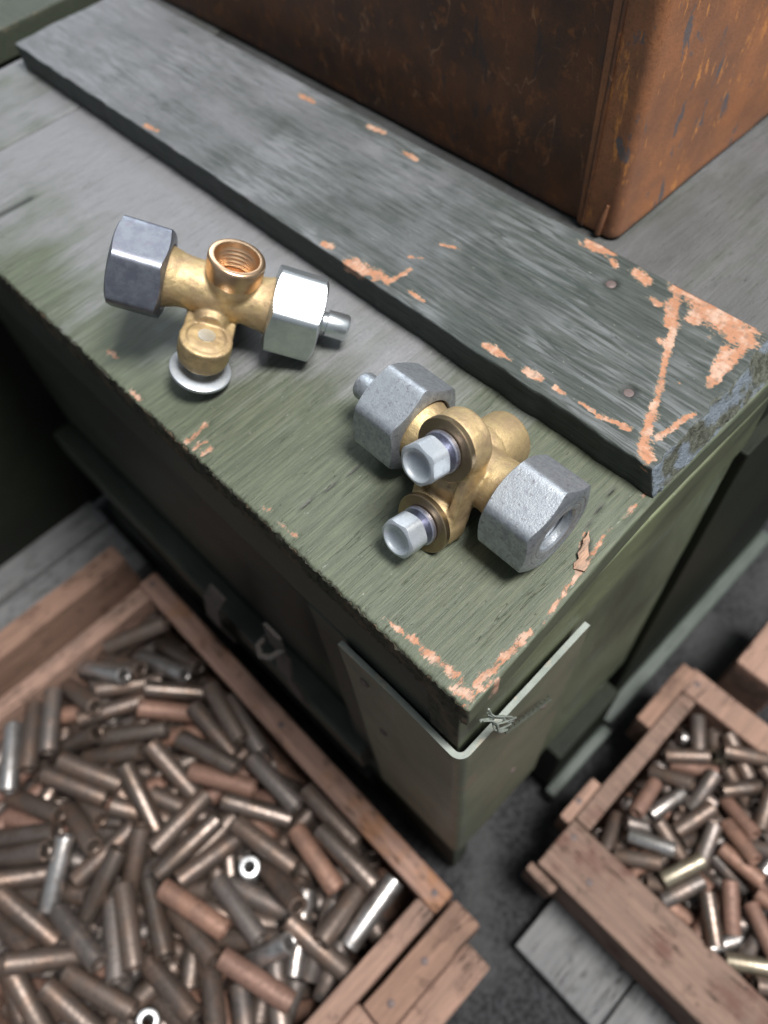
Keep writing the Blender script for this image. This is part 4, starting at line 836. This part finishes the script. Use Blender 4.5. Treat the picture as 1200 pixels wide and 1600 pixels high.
def make_valve(c, u, v, label, nutL, nutR, nfL, nfR, stud, mats, bolts, lugoff=0., bossoff=2., bossH=15.5):
    vv = Valve(c, u, v, label)
    cast_body(vv, lugoff, bossoff)
    pr = [(8.2, 5.6), (8.75, 8.5), (8.85, bossH - 1), (8.6, bossH - .3), (8.1, bossH), (7.0, bossH - .1), (6.7, bossH - .7)] + list(reversed(threads(6.0, -1.2, bossH - 1.2, 1.5, .6))) + [(5.8, -1.6), (1.0, -1.7)]
    vv.rev('threaded_port', pr, (bossoff, 0, 0), (0, 1, 0), M_bronze if bolts == 'disc' else M_brass, sharp=40)
    for sgn, pos, nf, mt in ((-1, nutL, nfL, mats[0]), (1, nutR, nfR, mats[1])):
        h = 16.5; ap = 13.0
        nl = np.array(nf) @ vv.F; nl[0] = 0
        prof = [(6.1, h / 2 - 7)] + [p for p in threads(6.1, h / 2 - 6.4, h / 2 - 1.4, 1.25, .5)] + [(6.6, h / 2 - .8), (7.2, h / 2 - .2), (8.6, h / 2), (8.9, h / 2 - .18), (9.2, h / 2), (10.6, h / 2 - .05), (10.8, h / 2 - .2), (11.1, h / 2), (ap * .93, h / 2), ('hex+', h / 2), ('hex-', -h / 2), (ap * .93, -h / 2), (10.3, -h / 2), (10.0, -h / 2 + .5), (10.0, -h / 2 + 8)]
        prof = prof[::-1]
        vv.rev('union_nut', prof, (sgn * pos, 0, 0), (sgn, 0, 0), mt, ref=nl, sharp=28, closed=True, hexr=(ap, 14.65, .5), per=14)
    s_ = stud
    pos = nutL if s_ < 0 else nutR
    vv.rev('stud', [(4.0, 0), (4.0, 9.0), (3.3, 9.3), (3.3, 10.6), (4.3, 10.8), (4.4, 17.0), (3.9, 17.9), (3.4, 18.1)], (s_ * pos, 0, 0), (s_, 0, 0), M_zinc_bright_lit if bolts == 'disc' else M_zinc, seg=24)
    for sg in (-1, 1):
        o = (lugoff, 0, sg * LUGB)
        if bolts == 'hex':
            vv.rev('washer', [(3.6, 14.5), (8.6, 14.5), (8.9, 14.7), (8.9, 16.1), (8.65, 16.35), (3.6, 16.35)], o, (0, -1, 0), M_washer, seg=56, sharp=40)
            bt = vv.rev('bolt', [(3.0, 6.0), (3.0, 21.0)], o, (0, -1, 0), M_zinc_blue, seg=20)
            vv.rev('spring_washer', [(3.2, 16.5), (5.5, 16.5), (5.8, 16.7), (5.8, 17.7), (5.5, 18.0), (3.2, 18.0)], o, (0, -1, 0), M_zinc_blue, bt, seg=36, sharp=40)
            ap = 5.3; h0, h1 = 20.0, 26.4
            prof = [(3.0, h0), (ap * .93, h0), ('hex-', h0), ('hex+', h1), (ap * .93, h1), (4.6, h1 + .05), (4.4, h1 - .1), (4.1, h1 - .5), (3.7, h1 - .95), (2.8, h1 - 1.3), (1.6, h1 - 1.45), (.5, h1 - 1.5)]
            vv.rev('bolt_head', prof, o, (0, -1, 0), M_zinc_matte, bt, hexr=(ap, 5.8, .5), per=8, sharp=28, ref=(1, 0, .35 * sg))
        else:
            vv.rev('bolt', [(2.7, 4.4), (2.7, 19.3)], o, (0, -1, 0), M_zinc_bright_lit, seg=20)
            vv.rev('bolt_head', [(2.6, 19.4), (9.2, 19.0), (9.8, 19.3), (9.9, 20.2), (9.2, 21.2), (5.6, 21.6), (5.5, 22.6), (5.0, 23.1), (1.0, 23.2)], o, (0, -1, 0), M_zinc_matte, seg=56, sharp=50)
    return vv
make_valve((45.3, 41.8, 15.0), (0, -1, 0), (.939, 0, -.344), 'brass tee valve with two hex bolt heads facing the near corner, grey nuts', 24, 24, (-.375, 0, .927), (-.375, 0, .927), -1, (M_zinc, M_zinc), 'hex', 1.9, 0.0, 18.5)
RA = np.array([[.608, .322, -.726], [-.698, -.219, -.682], [-.379, .921, .092]])
uA = RA[:, 0] / np.linalg.norm(RA[:, 0])
e1 = np.array([0, 0, 1.]) - uA * uA[2]; e1 /= np.linalg.norm(e1); e2 = np.cross(uA, e1)
def fA(d): return math.cos(math.radians(d)) * e1 + math.sin(math.radians(d)) * e2
LUGB = 16.0
make_valve((37.0, 138.8, 23.1), uA, RA[:, 1], 'brass tee valve with its threaded port facing up, further from the near corner', 24.8, 23.7, fA(7), fA(22), 1, (M_zinc_dark, M_zinc_bright_lit), 'disc', -1.0, 2.6, 14.8)
